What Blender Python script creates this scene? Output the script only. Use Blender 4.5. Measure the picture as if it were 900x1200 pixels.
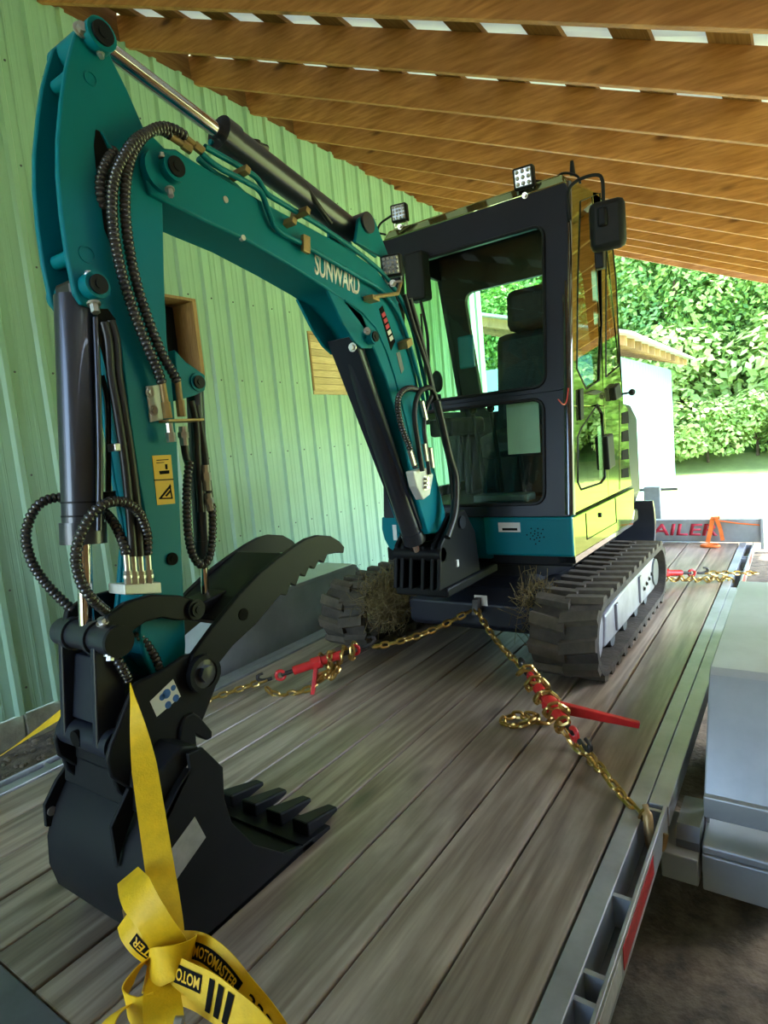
import bpy, math, random
from mathutils import Vector, Matrix
random.seed(7)
PI = math.pi
for o in list(bpy.data.objects): bpy.data.objects.remove(o)
scene = bpy.context.scene
COL = scene.collection

# ------------------------------------------------------------------ camera
# world: X across the trailer, Y along it (towards its front), Z up, deck top at Z = 0, ground at Z = -0.55
CAM_H = 1.12
FPX = 710.0
R = Matrix(((0.82295646, -0.01287363, -0.56795856),
            (0.56028035, -0.14695878, 0.81516198),
            (-0.09396059, -0.98905884, -0.11372784)))
# columns of R: camera right, down, forward axes (x, y, z of the lens) in world rows
# rows are: world X, Y, Z expressed in lens axes
right = Vector((R[0][0], R[1][0], R[2][0])); down = Vector((R[0][1], R[1][1], R[2][1]))
fwd = right.cross(down)
cd = bpy.data.cameras.new('camera'); cam = bpy.data.objects.new('camera', cd); COL.objects.link(cam)
cd.sensor_fit = 'VERTICAL'; cd.sensor_height = 36; cd.lens = FPX / 1200 * 36; cd.clip_start = 0.02; cd.clip_end = 400
cam.matrix_world = Matrix.Translation((0, 0, CAM_H)) @ Matrix((right, -down, -fwd)).transposed().to_4x4()
scene.camera = cam

# ------------------------------------------------------------------ sky, sun, exposure
w = bpy.data.worlds.new('world'); scene.world = w; w.use_nodes = True
nt = w.node_tree; bg = nt.nodes['Background']
sky = nt.nodes.new('ShaderNodeTexSky'); sky.sky_type = 'NISHITA'; sky.sun_disc = False
sky.sun_elevation = math.radians(58); sky.sun_rotation = math.radians(63); sky.air_density = 1.0; sky.dust_density = 1.5
nt.links.new(sky.outputs[0], bg.inputs[0]); bg.inputs[1].default_value = 0.75
sd = bpy.data.lights.new('sun', 'SUN'); sd.energy = 9.0; sd.angle = math.radians(0.6); sd.color = (1, .97, .92)
sun = bpy.data.objects.new('sun', sd); COL.objects.link(sun)
sun.rotation_euler = (-Vector((0.44, 0.28, 0.85))).to_track_quat('-Z', 'Y').to_euler()
scene.view_settings.view_transform = 'Standard'; scene.view_settings.look = 'None'
scene.view_settings.gamma = 1; scene.view_settings.use_curve_mapping = False
scene.view_settings.exposure = 1.88

# ------------------------------------------------------------------ survey helpers: measured sight lines meeting a known plane
def ray(u, v):
    d = Vector((u - 450, v - 600, FPX))
    return Vector((R[0].dot(d), R[1].dot(d), R[2].dot(d)))
def X(u, v, x):
    d = ray(u, v); return d * (x / d.x) + Vector((0, 0, CAM_H))
def Yp(u, v, y):
    d = ray(u, v); return d * (y / d.y) + Vector((0, 0, CAM_H))
def Zp(u, v, z=0.0):
    d = ray(u, v); return d * ((z - CAM_H) / d.z) + Vector((0, 0, CAM_H))
def Dp(u, v, dep):
    return ray(u, v) * (dep / FPX) + Vector((0, 0, CAM_H))
def XP(pts, x): return [(p.y, p.z) for p in (X(u, v, x) for u, v in pts)]

# ------------------------------------------------------------------ materials
MATS = {}
def mat(name, col, rough=.5, metal=0., var=.12, vscale=6., bump=0., bscale=40., spec=.5, ior=None, coat=0., stretch=None, col2=None, rvar=0.):
    m = bpy.data.materials.new(name); m.use_nodes = True; t = m.node_tree; N = t.nodes; L = t.links
    b = N['Principled BSDF']; tc = N.new('ShaderNodeTexCoord'); mp = N.new('ShaderNodeMapping')
    L.new(tc.outputs['Object'], mp.inputs[0])
    if stretch: mp.inputs['Scale'].default_value = stretch
    n = N.new('ShaderNodeTexNoise'); n.inputs['Scale'].default_value = vscale; n.inputs['Detail'].default_value = 5; n.inputs['Roughness'].default_value = .6
    L.new(mp.outputs[0], n.inputs['Vector'])
    r = N.new('ShaderNodeValToRGB'); c2 = col2 or tuple(min(1, c * (1 + var)) for c in col); c1 = tuple(c * (1 - var) for c in col) if not col2 else col
    r.color_ramp.elements[0].color = (*c1, 1); r.color_ramp.elements[1].color = (*c2, 1)
    r.color_ramp.elements[0].position = .35; r.color_ramp.elements[1].position = .65
    L.new(n.outputs[0], r.inputs[0]); L.new(r.outputs[0], b.inputs['Base Color'])
    b.inputs['Roughness'].default_value = rough; b.inputs['Metallic'].default_value = metal
    b.inputs['Specular IOR Level'].default_value = spec
    if ior: b.inputs['IOR'].default_value = ior
    if coat: b.inputs['Coat Weight'].default_value = coat; b.inputs['Coat Roughness'].default_value = .03
    if rvar:
        mr = N.new('ShaderNodeMapRange'); mr.inputs['To Min'].default_value = max(0, rough - rvar); mr.inputs['To Max'].default_value = min(1, rough + rvar)
        L.new(n.outputs[0], mr.inputs['Value']); L.new(mr.outputs[0], b.inputs['Roughness'])
    if bump:
        n2 = N.new('ShaderNodeTexNoise'); n2.inputs['Scale'].default_value = bscale; n2.inputs['Detail'].default_value = 4
        L.new(mp.outputs[0], n2.inputs['Vector']); bp = N.new('ShaderNodeBump'); bp.inputs['Strength'].default_value = bump; bp.inputs['Distance'].default_value = .01
        L.new(n2.outputs[0], bp.inputs['Height']); L.new(bp.outputs[0], b.inputs['Normal'])
    MATS[name] = m; return m

def wood_mat(name, dark, light, stain, axis='Y', rough=.6, gscale=1., spec=.35, stain_amt=.6, random_amt=.25, ring=.10, fine_amt=.9, ringf=42., knot=.13):
    """weathered or raw lumber: grain along one axis, knots, dark water stains; every board differs a little"""
    m = bpy.data.materials.new(name); m.use_nodes = True; t = m.node_tree; N = t.nodes; L = t.links; b = N['Principled BSDF']
    tc = N.new('ShaderNodeTexCoord'); oi = N.new('ShaderNodeObjectInfo')
    add = N.new('ShaderNodeVectorMath'); add.operation = 'ADD'
    cmb = N.new('ShaderNodeCombineXYZ'); mul = N.new('ShaderNodeMath'); mul.operation = 'MULTIPLY'; mul.inputs[1].default_value = 37.
    L.new(oi.outputs['Random'], mul.inputs[0]); L.new(mul.outputs[0], cmb.inputs[0]); L.new(mul.outputs[0], cmb.inputs[1]); L.new(mul.outputs[0], cmb.inputs[2])
    L.new(tc.outputs['Object'], add.inputs[0]); L.new(cmb.outputs[0], add.inputs[1])
    mp = N.new('ShaderNodeMapping'); s = {'X': (.45, 8, 8), 'Y': (8, .45, 8), 'Z': (8, 8, .45)}[axis]
    mp.inputs['Scale'].default_value = tuple(v * gscale for v in s); L.new(add.outputs[0], mp.inputs[0])
    n = N.new('ShaderNodeTexNoise'); n.inputs['Scale'].default_value = 1.3; n.inputs['Detail'].default_value = 1.5; n.inputs['Distortion'].default_value = .5
    L.new(mp.outputs[0], n.inputs['Vector'])
    # growth rings: banding of the stretched noise
    mu = N.new('ShaderNodeMath'); mu.operation = 'MULTIPLY'; mu.inputs[1].default_value = ringf; L.new(n.outputs[0], mu.inputs[0])
    sn = N.new('ShaderNodeMath'); sn.operation = 'SINE'; L.new(mu.outputs[0], sn.inputs[0])
    fine = N.new('ShaderNodeTexNoise'); fine.inputs['Scale'].default_value = 14; fine.inputs['Detail'].default_value = 4; L.new(mp.outputs[0], fine.inputs['Vector'])
    mixf = N.new('ShaderNodeMath'); mixf.operation = 'MULTIPLY_ADD'; mixf.inputs[1].default_value = ring; fm_ = N.new('ShaderNodeMapRange'); fm_.inputs['To Min'].default_value = .5 - fine_amt / 2; fm_.inputs['To Max'].default_value = .5 + fine_amt / 2; L.new(fine.outputs[0], fm_.inputs['Value']); L.new(sn.outputs[0], mixf.inputs[0]); L.new(fm_.outputs[0], mixf.inputs[2])
    r = N.new('ShaderNodeValToRGB'); r.color_ramp.elements[0].color = (*dark, 1); r.color_ramp.elements[1].color = (*light, 1)
    r.color_ramp.elements[0].position = .28; r.color_ramp.elements[1].position = .72; L.new(mixf.outputs[0], r.inputs[0])
    st = N.new('ShaderNodeTexNoise'); st.inputs['Scale'].default_value = 2.2; st.inputs['Detail'].default_value = 6; st.inputs['Roughness'].default_value = .65
    mp2 = N.new('ShaderNodeMapping'); mp2.inputs['Scale'].default_value = {'X': (.5, 1.6, 1.6), 'Y': (1.6, .5, 1.6), 'Z': (1.6, 1.6, .5)}[axis]
    L.new(add.outputs[0], mp2.inputs[0]); L.new(mp2.outputs[0], st.inputs['Vector'])
    sr = N.new('ShaderNodeValToRGB'); sr.color_ramp.elements[0].position = .48; sr.color_ramp.elements[1].position = .64
    sr.color_ramp.elements[0].color = (0, 0, 0, 1); sr.color_ramp.elements[1].color = (stain_amt,) * 3 + (1,)
    L.new(st.outputs[0], sr.inputs[0])
    mx = N.new('ShaderNodeMixRGB'); mx.inputs[2].default_value = (*stain, 1); L.new(sr.outputs[0], mx.inputs[0]); L.new(r.outputs[0], mx.inputs[1])
    # knots
    vo = N.new('ShaderNodeTexVoronoi'); vo.inputs['Scale'].default_value = 1.0
    mp3 = N.new('ShaderNodeMapping'); mp3.inputs['Scale'].default_value = {'X': (1.6, 5, 5), 'Y': (5, 1.6, 5), 'Z': (5, 5, 1.6)}[axis]
    L.new(add.outputs[0], mp3.inputs[0]); L.new(mp3.outputs[0], vo.inputs['Vector'])
    kr = N.new('ShaderNodeValToRGB'); kr.color_ramp.elements[0].position = .05; kr.color_ramp.elements[1].position = knot
    kr.color_ramp.elements[0].color = (.85,) * 3 + (1,); kr.color_ramp.elements[1].color = (0, 0, 0, 1); L.new(vo.outputs['Distance'], kr.inputs[0])
    mk = N.new('ShaderNodeMixRGB'); mk.inputs[2].default_value = (*[c * .35 for c in dark], 1); L.new(kr.outputs[0], mk.inputs[0]); L.new(mx.outputs[0], mk.inputs[1])
    hs = N.new('ShaderNodeHueSaturation'); mr = N.new('ShaderNodeMapRange'); mr.inputs['To Min'].default_value = 1 - random_amt; mr.inputs['To Max'].default_value = 1 + random_amt
    L.new(oi.outputs['Random'], mr.inputs['Value']); L.new(mr.outputs[0], hs.inputs['Value']); L.new(mk.outputs[0], hs.inputs['Color'])
    L.new(hs.outputs[0], b.inputs['Base Color']); b.inputs['Roughness'].default_value = rough; b.inputs['Specular IOR Level'].default_value = spec
    bp = N.new('ShaderNodeBump'); bp.inputs['Strength'].default_value = .35; bp.inputs['Distance'].default_value = .004
    L.new(mixf.outputs[0], bp.inputs['Height']); L.new(bp.outputs[0], b.inputs['Normal'])
    MATS[name] = m; return m

def glass_mat(name, tint, refl_ior=1.5, rough=.01):
    m = bpy.data.materials.new(name); m.use_nodes = True; t = m.node_tree; N = t.nodes; L = t.links
    N.remove(N['Principled BSDF']); out = N['Material Output']
    tr = N.new('ShaderNodeBsdfTransparent'); gl = N.new('ShaderNodeBsdfGlossy'); gl.inputs['Roughness'].default_value = rough
    fr = N.new('ShaderNodeFresnel'); fr.inputs[0].default_value = refl_ior; mx = N.new('ShaderNodeMixShader')
    nz = N.new('ShaderNodeTexNoise'); nz.inputs['Scale'].default_value = 3.
    r = N.new('ShaderNodeValToRGB'); r.color_ramp.elements[0].color = (*[c * .95 for c in tint], 1); r.color_ramp.elements[1].color = (*tint, 1)
    L.new(nz.outputs[0], r.inputs[0]); L.new(r.outputs[0], tr.inputs[0])
    ge = N.new('ShaderNodeNewGeometry'); io = N.new('ShaderNodeMapRange'); io.inputs['To Min'].default_value = refl_ior; io.inputs['To Max'].default_value = 1 / refl_ior
    L.new(ge.outputs['Backfacing'], io.inputs['Value']); L.new(io.outputs[0], fr.inputs[0])   # a thin pane reflects alike from both faces
    L.new(fr.outputs[0], mx.inputs[0]); L.new(tr.outputs[0], mx.inputs[1]); L.new(gl.outputs[0], mx.inputs[2]); L.new(mx.outputs[0], out.inputs[0])
    MATS[name] = m; return m

def leaf_mat(name, c1, c2):
    m = bpy.data.materials.new(name); m.use_nodes = True; t = m.node_tree; N = t.nodes; L = t.links
    b = N['Principled BSDF']; out = N['Material Output']; g = N.new('ShaderNodeNewGeometry')
    r = N.new('ShaderNodeValToRGB'); r.color_ramp.elements[0].color = (*c1, 1); r.color_ramp.elements[1].color = (*c2, 1)
    L.new(g.outputs['Random Per Island'], r.inputs[0]); L.new(r.outputs[0], b.inputs['Base Color']); b.inputs['Roughness'].default_value = .5
    tl = N.new('ShaderNodeBsdfTranslucent'); L.new(r.outputs[0], tl.inputs[0]); mx = N.new('ShaderNodeMixShader'); mx.inputs[0].default_value = .35
    L.new(b.outputs[0], mx.inputs[1]); L.new(tl.outputs[0], mx.inputs[2]); L.new(mx.outputs[0], out.inputs[0]); MATS[name] = m; return m

mat('green_steel', (.33, .53, .38), .40, 0, .07, 1.2, rvar=.08)
mat('concrete', (.30, .27, .20), .9, 0, .25, 9, .5, 60)
mat('stone', (.15, .12, .075), .95, 0, .4, 20, .5, 60)
mat('gravel', (.11, .085, .052), .95, 0, .45, 14, .9, 45)
mat('lawn', (.25, .31, .085), .9, 0, .18, 1.5, .4, 20)
mat('hill', (.12, .24, .05), .9, 0, .4, 1.2)
wood_mat('rafter_wood', (.37, .15, .048), (.58, .26, .09), (.26, .10, .035), 'X', .6, .6, .2, .35, .12)
wood_mat('board_wood', (.22, .10, .035), (.32, .16, .06), (.16, .07, .03), 'Y', .7, 1., .2, .4, .2)
wood_mat('deck_wood', (.215, .162, .115), (.45, .365, .275), (.12, .09, .065), 'Y', .30, .8, .7, .55, .12, ring=.17, fine_amt=.55, ringf=30., knot=.17)
wood_mat('raw_wood', (.50, .36, .18), (.68, .52, .28), (.42, .28, .13), 'Y', .6, 2., .3, .5, .15)
wood_mat('old_wood', (.30, .17, .07), (.42, .26, .12), (.16, .09, .04), 'Z', .7, 2., .3, .5, .2)
mat('galv', (.42, .44, .46), .42, .65, .18, 5, .08, 30, rvar=.12)
mat('steel_dark', (.16, .17, .18), .5, .5, .2, 6, rvar=.1)
mat('fender_steel', (.40, .43, .43), .36, .3, .15, 3, .05, 12, rvar=.1)
mat('teal', (.0005, .17, .215), .42, 0, .05, 3, spec=.18)
mat('lime_reflect_skirt', (.30, .36, .16), .05, .9, .03, 3)  # teal skirt with the lawn's lime reflection put into its base colour
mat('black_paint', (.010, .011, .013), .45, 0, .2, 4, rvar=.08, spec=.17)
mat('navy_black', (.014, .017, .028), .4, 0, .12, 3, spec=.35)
mat('lime_reflect_body', (.34, .37, .19), .035, .9, .04, 3)  # dark body paint; lime reflections of lawn and trees put into its colour
mat('gloss_black', (.012, .014, .016), .08, 0, .1, 3, ior=1.8, coat=1.)
mat('cyl_grey', (.028, .031, .042), .3, .2, .1, 4, coat=.3)
mat('rubber', (.055, .046, .034), .82, 0, .35, 9, .5, 40)
mat('rubber_dusty', (.085, .070, .048), .9, 0, .35, 7, .5, 30)
mat('hose_rubber', (.035, .033, .031), .26, 0, .2, 30, spec=.8)
mat('hose_smooth', (.012, .012, .013), .4, 0, .2, 20)
mat('chrome', (.75, .72, .70), .12, 1., .05, 8)
mat('zinc', (.62, .60, .56), .32, .85, .12, 20)
mat('white_zinc', (.72, .72, .66), .45, .2, .1, 15)
mat('brass_bracket', (.36, .24, .10), .45, .4, .2, 20)
mat('gold_chain', (.50, .33, .10), .30, .95, .25, 30, rvar=.1)
mat('dark_iron', (.05, .045, .04), .45, .6, .3, 20)
mat('red_paint', (.62, .02, .02), .35, 0, .15, 10, coat=.3)
mat('yellow_web', (.82, .50, .003), .6, 0, .10, 25, .12, 260)
mat('web_shade', (.10, .05, .01), .8, 0, .3, 60)  # darkened copy of the yellow webbing, underside shade put into the colour
mat('ink', (.008, .008, .007), .8, 0, .2, 30, spec=.08)
mat('orange', (.85, .18, .03), .5, 0, .15, 20)
mat('sticker_yellow', (.80, .47, .01), .45, 0, .04, 10)
mat('sticker_white', (.75, .75, .72), .45, 0, .06, 12)
mat('sticker_silver', (.42, .42, .40), .4, .4, .12, 25)
mat('sticker_blue', (.03, .13, .42), .45, 0, .25, 60)
mat('letter_white', (.78, .72, .66), .5, 0, .05, 10)
mat('letter_red', (.55, .03, .06), .5, 0, .12, 10)
mat('tape_red', (.45, .01, .015), .3, 0, .25, 60)
mat('tape_white', (.6, .6, .58), .3, .2, .12, 60)
mat('shed_teal', (.28, .52, .52), .6, 0, .05, 2)
mat('shed_roof', (.55, .50, .46), .6, .3, .12, 3)
mat('seat_black', (.018, .02, .022), .6, 0, .25, 25, .2, 120)
mat('plastic_black', (.014, .015, .016), .5, 0, .15, 12, spec=.2)
mat('led_lens', (.34, .36, .36), .15, .3, .25, 60)
mat('screen_blue', (.02, .22, .28), .2, 0, .1, 9)
mat('paper', (.62, .66, .56), .8, 0, .05, 8)
mat('hay', (.16, .12, .045), .9, 0, .45, 25)
mat('bark', (.10, .07, .045), .9, 0, .3, 9, .5, 20)
mat('track_frame_grey', (.40, .40, .42), .38, .45, .2, 7, rvar=.1)
glass_mat('cab_glass', (.74, .95, .84))
glass_mat('side_glass', (.22, .32, .26), 4.2); MATS['side_glass'].node_tree.nodes['Glossy BSDF'].inputs['Color'].default_value = (.86, .90, .62, 1)  # glossy colour carries the lime of the reflected greenery
leaf_mat('leaf_a', (.12, .30, .04), (.38, .58, .14)); leaf_mat('leaf_b', (.22, .40, .07), (.58, .70, .26)); leaf_mat('leaf_c', (.08, .24, .05), (.28, .50, .14))
def roof_sheet_mat():
    m = mat('roof_sheet', (.80, .86, .84), .5, 0, .04, 3); t = m.node_tree; b = t.nodes['Principled BSDF']
    tl = t.nodes.new('ShaderNodeBsdfTranslucent'); tl.inputs[0].default_value = (.8, .92, .88, 1); mx = t.nodes.new('ShaderNodeMixShader'); mx.inputs[0].default_value = .015
    t.links.new(b.outputs[0], mx.inputs[1]); t.links.new(tl.outputs[0], mx.inputs[2]); t.links.new(mx.outputs[0], t.nodes['Material Output'].inputs[0])
roof_sheet_mat()
for n_ in ('lime_reflect_skirt', 'lime_reflect_body'): MATS[n_].node_tree.nodes['Principled BSDF'].inputs['Specular Tint'].default_value = (.70, .80, .46, 1)  # grazing reflections on skirt and cab side tinted lime as well

# ------------------------------------------------------------------ mesh helpers
def link(name, data, parent=None, loc=None):
    o = bpy.data.objects.new(name, data); COL.objects.link(o)
    if parent is not None:
        o.parent = parent; o.matrix_parent_inverse = PINV.get(parent.name, Matrix())
    return o
PINV = {}
def thing(name, loc, label, cat, group=None, kind=None):
    o = bpy.data.objects.new(name, None); COL.objects.link(o); o.location = loc; o.empty_display_size = .1
    PINV[o.name] = Matrix.Translation(-Vector(loc)); tag(o, label, cat, group, kind); return o
def tag(o, label=None, cat=None, group=None, kind=None):
    if label: o['label'] = label
    if cat: o['category'] = cat
    if group: o['group'] = group
    if kind: o['kind'] = kind
    return o
def frame_from(d, up=Vector((0, 0, 1))):
    d = d.normalized()
    if abs(d.dot(up)) > .98: up = Vector((0, 1, 0))
    s = d.cross(up).normalized(); return s, s.cross(d).normalized()
def spline(pts, n=8):
    P = [Vector(p) for p in pts]; out = []
    for i in range(len(P) - 1):
        p0 = P[i - 1] if i else P[0] * 2 - P[1]; p1 = P[i]; p2 = P[i + 1]; p3 = P[i + 2] if i + 2 < len(P) else P[i + 1] * 2 - P[i]
        for k in range(n):
            t = k / n; out.append(.5 * ((2 * p1) + (p2 - p0) * t + (2 * p0 - 5 * p1 + 4 * p2 - p3) * t * t + (3 * p1 - p0 - 3 * p2 + p3) * t ** 3))
    out.append(P[-1]); return out
def resample(path, step):
    out = [path[0].copy()]; need = step
    for a, b in zip(path, path[1:]):
        L = (b - a).length; t = 0.
        while L - t >= need and L > 1e-9: t += need; out.append(a + (b - a) * (t / L)); need = step
        need -= L - t
    return out
class MB:
    def __init__(s): s.v = []; s.f = []
    def add(s, vs, fs):
        k = len(s.v); s.v += [tuple(v) for v in vs]; s.f += [tuple(i + k for i in f) for f in fs]; return s
    def hexa(s, p):   # p[0..3] bottom loop, p[4..7] top loop
        return s.add(p, [(3, 2, 1, 0), (4, 5, 6, 7), (0, 1, 5, 4), (1, 2, 6, 5), (2, 3, 7, 6), (3, 0, 4, 7)])
    def box(s, x0, x1, y0, y1, z0, z1):
        return s.hexa([(x0, y0, z0), (x1, y0, z0), (x1, y1, z0), (x0, y1, z0), (x0, y0, z1), (x1, y0, z1), (x1, y1, z1), (x0, y1, z1)])
    def obox(s, c, ax, ay, az, sx, sy, sz):
        c = Vector(c); ax, ay, az = ax * (sx / 2), ay * (sy / 2), az * (sz / 2)
        return s.hexa([c - ax - ay - az, c + ax - ay - az, c + ax + ay - az, c - ax + ay - az, c - ax - ay + az, c + ax - ay + az, c + ax + ay + az, c - ax + ay + az])
    def bar(s, a, b, wd, ht, up=Vector((0, 0, 1))):
        a, b = Vector(a), Vector(b); d = (b - a); u, v = frame_from(d, up); return s.obox((a + b) / 2, d.normalized(), u, v, d.length, wd, ht)
    def prism(s, yz, x0, x1):  # closed outline in the YZ plane, pushed through in X
        n = len(yz); area = sum(yz[i][0] * yz[(i + 1) % n][1] - yz[(i + 1) % n][0] * yz[i][1] for i in range(n))
        if area < 0: yz = yz[::-1]
        vs = [(x0, a, b) for a, b in yz] + [(x1, a, b) for a, b in yz]
        return s.add(vs, [tuple(range(n - 1, -1, -1)), tuple(range(n, 2 * n))] + [(i, (i + 1) % n, n + (i + 1) % n, n + i) for i in range(n)])
    def extrude(s, pts, d):    # planar outline in 3D pushed along d
        n = len(pts); P = [Vector(p) for p in pts]; d = Vector(d)
        return s.add(P + [p + d for p in P], [tuple(range(n - 1, -1, -1)), tuple(range(n, 2 * n))] + [(i, (i + 1) % n, n + (i + 1) % n, n + i) for i in range(n)])
    def cyl(s, a, b, r, r2=None, seg=18, caps=True):
        a, b = Vector(a), Vector(b); r2 = r if r2 is None else r2; u, v = frame_from(b - a); vs = []
        for c, q in ((a, r), (b, r2)):
            for i in range(seg): t = 2 * PI * i / seg; vs.append(c + u * (q * math.cos(t)) + v * (q * math.sin(t)))
        fs = [(i, (i + 1) % seg, seg + (i + 1) % seg, seg + i) for i in range(seg)]
        if caps: fs += [tuple(range(seg - 1, -1, -1)), tuple(range(seg, 2 * seg))]
        return s.add(vs, fs)
    def ringcyl(s, a, b, ro, ri, seg=20):
        a, b = Vector(a), Vector(b); u, v = frame_from(b - a); vs = []
        for c in (a, b):
            for q in (ro, ri):
                for i in range(seg): t = 2 * PI * i / seg; vs.append(c + u * (q * math.cos(t)) + v * (q * math.sin(t)))
        fs = []
        for i in range(seg):
            j = (i + 1) % seg; A, B, Cc, D = 0, seg, 2 * seg, 3 * seg
            fs += [(A + i, A + j, Cc + j, Cc + i), (B + j, B + i, D + i, D + j), (A + j, A + i, B + i, B + j), (Cc + i, Cc + j, D + j, D + i)]
        return s.add(vs, fs)
    def tube(s, path, r, seg=8, caps=True, closed=False):
        P = [Vector(p) for p in path]; n = len(P); rr = r if hasattr(r, '__len__') else [r] * n; vs = []; u = None
        for i in range(n):
            a = P[i - 1] if (i or closed) else P[0]; b = P[(i + 1) % n] if (i < n - 1 or closed) else P[-1]; d = (b - a)
            d = d.normalized() if d.length > 1e-9 else Vector((0, 0, 1))
            if u is None: u, v = frame_from(d)
            else:
                u = (u - d * u.dot(d)); u = u.normalized() if u.length > 1e-6 else frame_from(d)[0]; v = u.cross(d)
            for k in range(seg): t = 2 * PI * k / seg; vs.append(P[i] + u * (rr[i] * math.cos(t)) + v * (rr[i] * math.sin(t)))
        fs = []
        for i in range(n if closed else n - 1):
            j = (i + 1) % n
            for k in range(seg): fs.append((i * seg + k, i * seg + (k + 1) % seg, j * seg + (k + 1) % seg, j * seg + k))
        if caps and not closed: fs += [tuple(range(seg - 1, -1, -1)), tuple(range((n - 1) * seg, n * seg))]
        return s.add(vs, fs)
    def hose(s, pts, r, pitch=.0085, seg=10, depth=.27):   # spiral-guarded hose: every coil is a ridge
        p = resample(spline(pts, 14), pitch / 4.0); rr = [r * (1 - depth, 1 - depth * .25, 1.0, 1 - depth * .25)[i % 4] for i in range(len(p))]
        return s.tube(p, rr, seg)
    def sphere(s, c, r, seg=12, rings=8, sc=(1, 1, 1)):
        c = Vector(c); vs = [c + Vector((0, 0, r * sc[2]))]; fs = []
        for i in range(1, rings):
            a = PI * i / rings
            for k in range(seg): t = 2 * PI * k / seg; vs.append(c + Vector((r * sc[0] * math.sin(a) * math.cos(t), r * sc[1] * math.sin(a) * math.sin(t), r * sc[2] * math.cos(a))))
        vs.append(c - Vector((0, 0, r * sc[2]))); m = len(vs) - 1
        for k in range(seg): fs.append((0, 1 + k, 1 + (k + 1) % seg)); fs.append((m, m - 1 - k, m - 1 - (k + 1) % seg))
        for i in range(rings - 2):
            for k in range(seg): a = 1 + i * seg; fs.append((a + k, a + seg + k, a + seg + (k + 1) % seg, a + (k + 1) % seg))
        return s.add(vs, fs)
    def mesh(s, name, m, ang=40):
        me = bpy.data.meshes.new(name); me.from_pydata(s.v, [], s.f); me.validate(); me.materials.append(MATS[m]); me.update()
        import bmesh
        bm = bmesh.new(); bm.from_mesh(me); bmesh.ops.recalc_face_normals(bm, faces=bm.faces); bm.to_mesh(me); bm.free()
        if ang:
            me.polygons.foreach_set('use_smooth', [True] * len(me.polygons)); me.set_sharp_from_angle(angle=math.radians(ang))
        return me
    def build(s, name, m, parent=None, ang=40, bevel=0, label=None):
        o = link(name, s.mesh(name, m, ang), parent)
        if bevel:
            b = o.modifiers.new('bevel', 'BEVEL'); b.width = bevel; b.segments = 2; b.limit_method = 'ANGLE'; b.angle_limit = math.radians(35); b.harden_normals = False
        if label: o['label'] = label
        return o
def bolt(name, parent, p, d, r=.008, h=.008, m='zinc'):
    p = Vector(p); d = Vector(d).normalized(); b = MB().cyl(p - d * .002, p + d * h, r, seg=6).cyl(p - d * .002, p + d * .002, r * 1.5, seg=14); return b.build(name, m, parent, 30)
def text_mesh(txt, m, name='lettering', extrude=.0006, offset=.012, shear=0., spacing=1.0):
    """built-in font turned into a mesh; returned with its width, unit cap height about .7"""
    c = bpy.data.curves.new(name, 'FONT'); c.body = txt; c.size = 1; c.offset = offset; c.shear = shear; c.space_character = spacing; c.resolution_u = 3
    o = bpy.data.objects.new('tmp_text', c); COL.objects.link(o); bpy.context.view_layer.update()
    me = bpy.data.meshes.new_from_object(o.evaluated_get(bpy.context.evaluated_depsgraph_get())); bpy.data.objects.remove(o)
    me.materials.clear(); me.materials.append(MATS[m]); return me
def flat_text(txt, m, name, parent, a, b, height, normal, lift=.0015, **k):
    """lettering from a to b on a flat face; cap height given"""
    a, b = Vector(a), Vector(b); me = text_mesh(txt, m, name, **k); xs = [v.co.x for v in me.vertices]; ys = [v.co.y for v in me.vertices]
    x0, x1, y0, y1 = min(xs), max(xs), min(ys), max(ys); d = (b - a); n = Vector(normal).normalized(); up = n.cross(d).normalized()
    for v in me.vertices:
        v.co = a + d * ((v.co.x - x0) / (x1 - x0)) + up * ((v.co.y - y0) / (y1 - y0) * height) + n * lift
    o = link(name, me, parent); s = o.modifiers.new('thick', 'SOLIDIFY'); s.thickness = .0008; s.offset = -1; return o

# ================================================================== THE SETTING
GZ = -.55; WX = -3.9
def struct(name, o=None): o['kind'] = 'structure'; return o
# ground: gravel floor of the open shed, bright lawn all around, bank behind
def grid(name, m, x0, x1, y0, y1, nx, ny, zf):
    b = MB(); vs = [(x0 + (x1 - x0) * i / nx, y0 + (y1 - y0) * j / ny, 0) for j in range(ny + 1) for i in range(nx + 1)]
    vs = [(x, y, zf(x, y)) for x, y, _ in vs]; fs = [(j * (nx + 1) + i, j * (nx + 1) + i + 1, (j + 1) * (nx + 1) + i + 1, (j + 1) * (nx + 1) + i) for j in range(ny) for i in range(nx)]
    return b.add(vs, fs).build(name, m, None, 80)
rg = random.Random(3)
def gz(x, y):
    z = GZ + rg.uniform(-.008, .012)
    if x < -3.0: z += .07 * min(1, (-3.0 - x) / .7)
    return z
fl = struct('floor', grid('floor', 'gravel', -4.05, 1.25, -4.0, 9.0, 70, 130, gz))
tag(fl, 'brown gravel floor of the shed under the trailer')
def lz(x, y):
    z = GZ - .03
    if y > 20: z += (y - 20) * .45
    if x > 12: z += (x - 12) * .2
    return z
lw = struct('lawn', grid('lawn', 'lawn', -45, 45, -30, 21, 60, 40, lz)); tag(lw, 'sunlit pale grass beyond the open end of the shed')
hl = struct('hillside', grid('hillside', 'hill', -45, 45, 20.8, 60, 40, 20, lambda x, y: lz(x, y) + .05)); tag(hl, 'steep wooded bank behind the trees')
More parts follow.
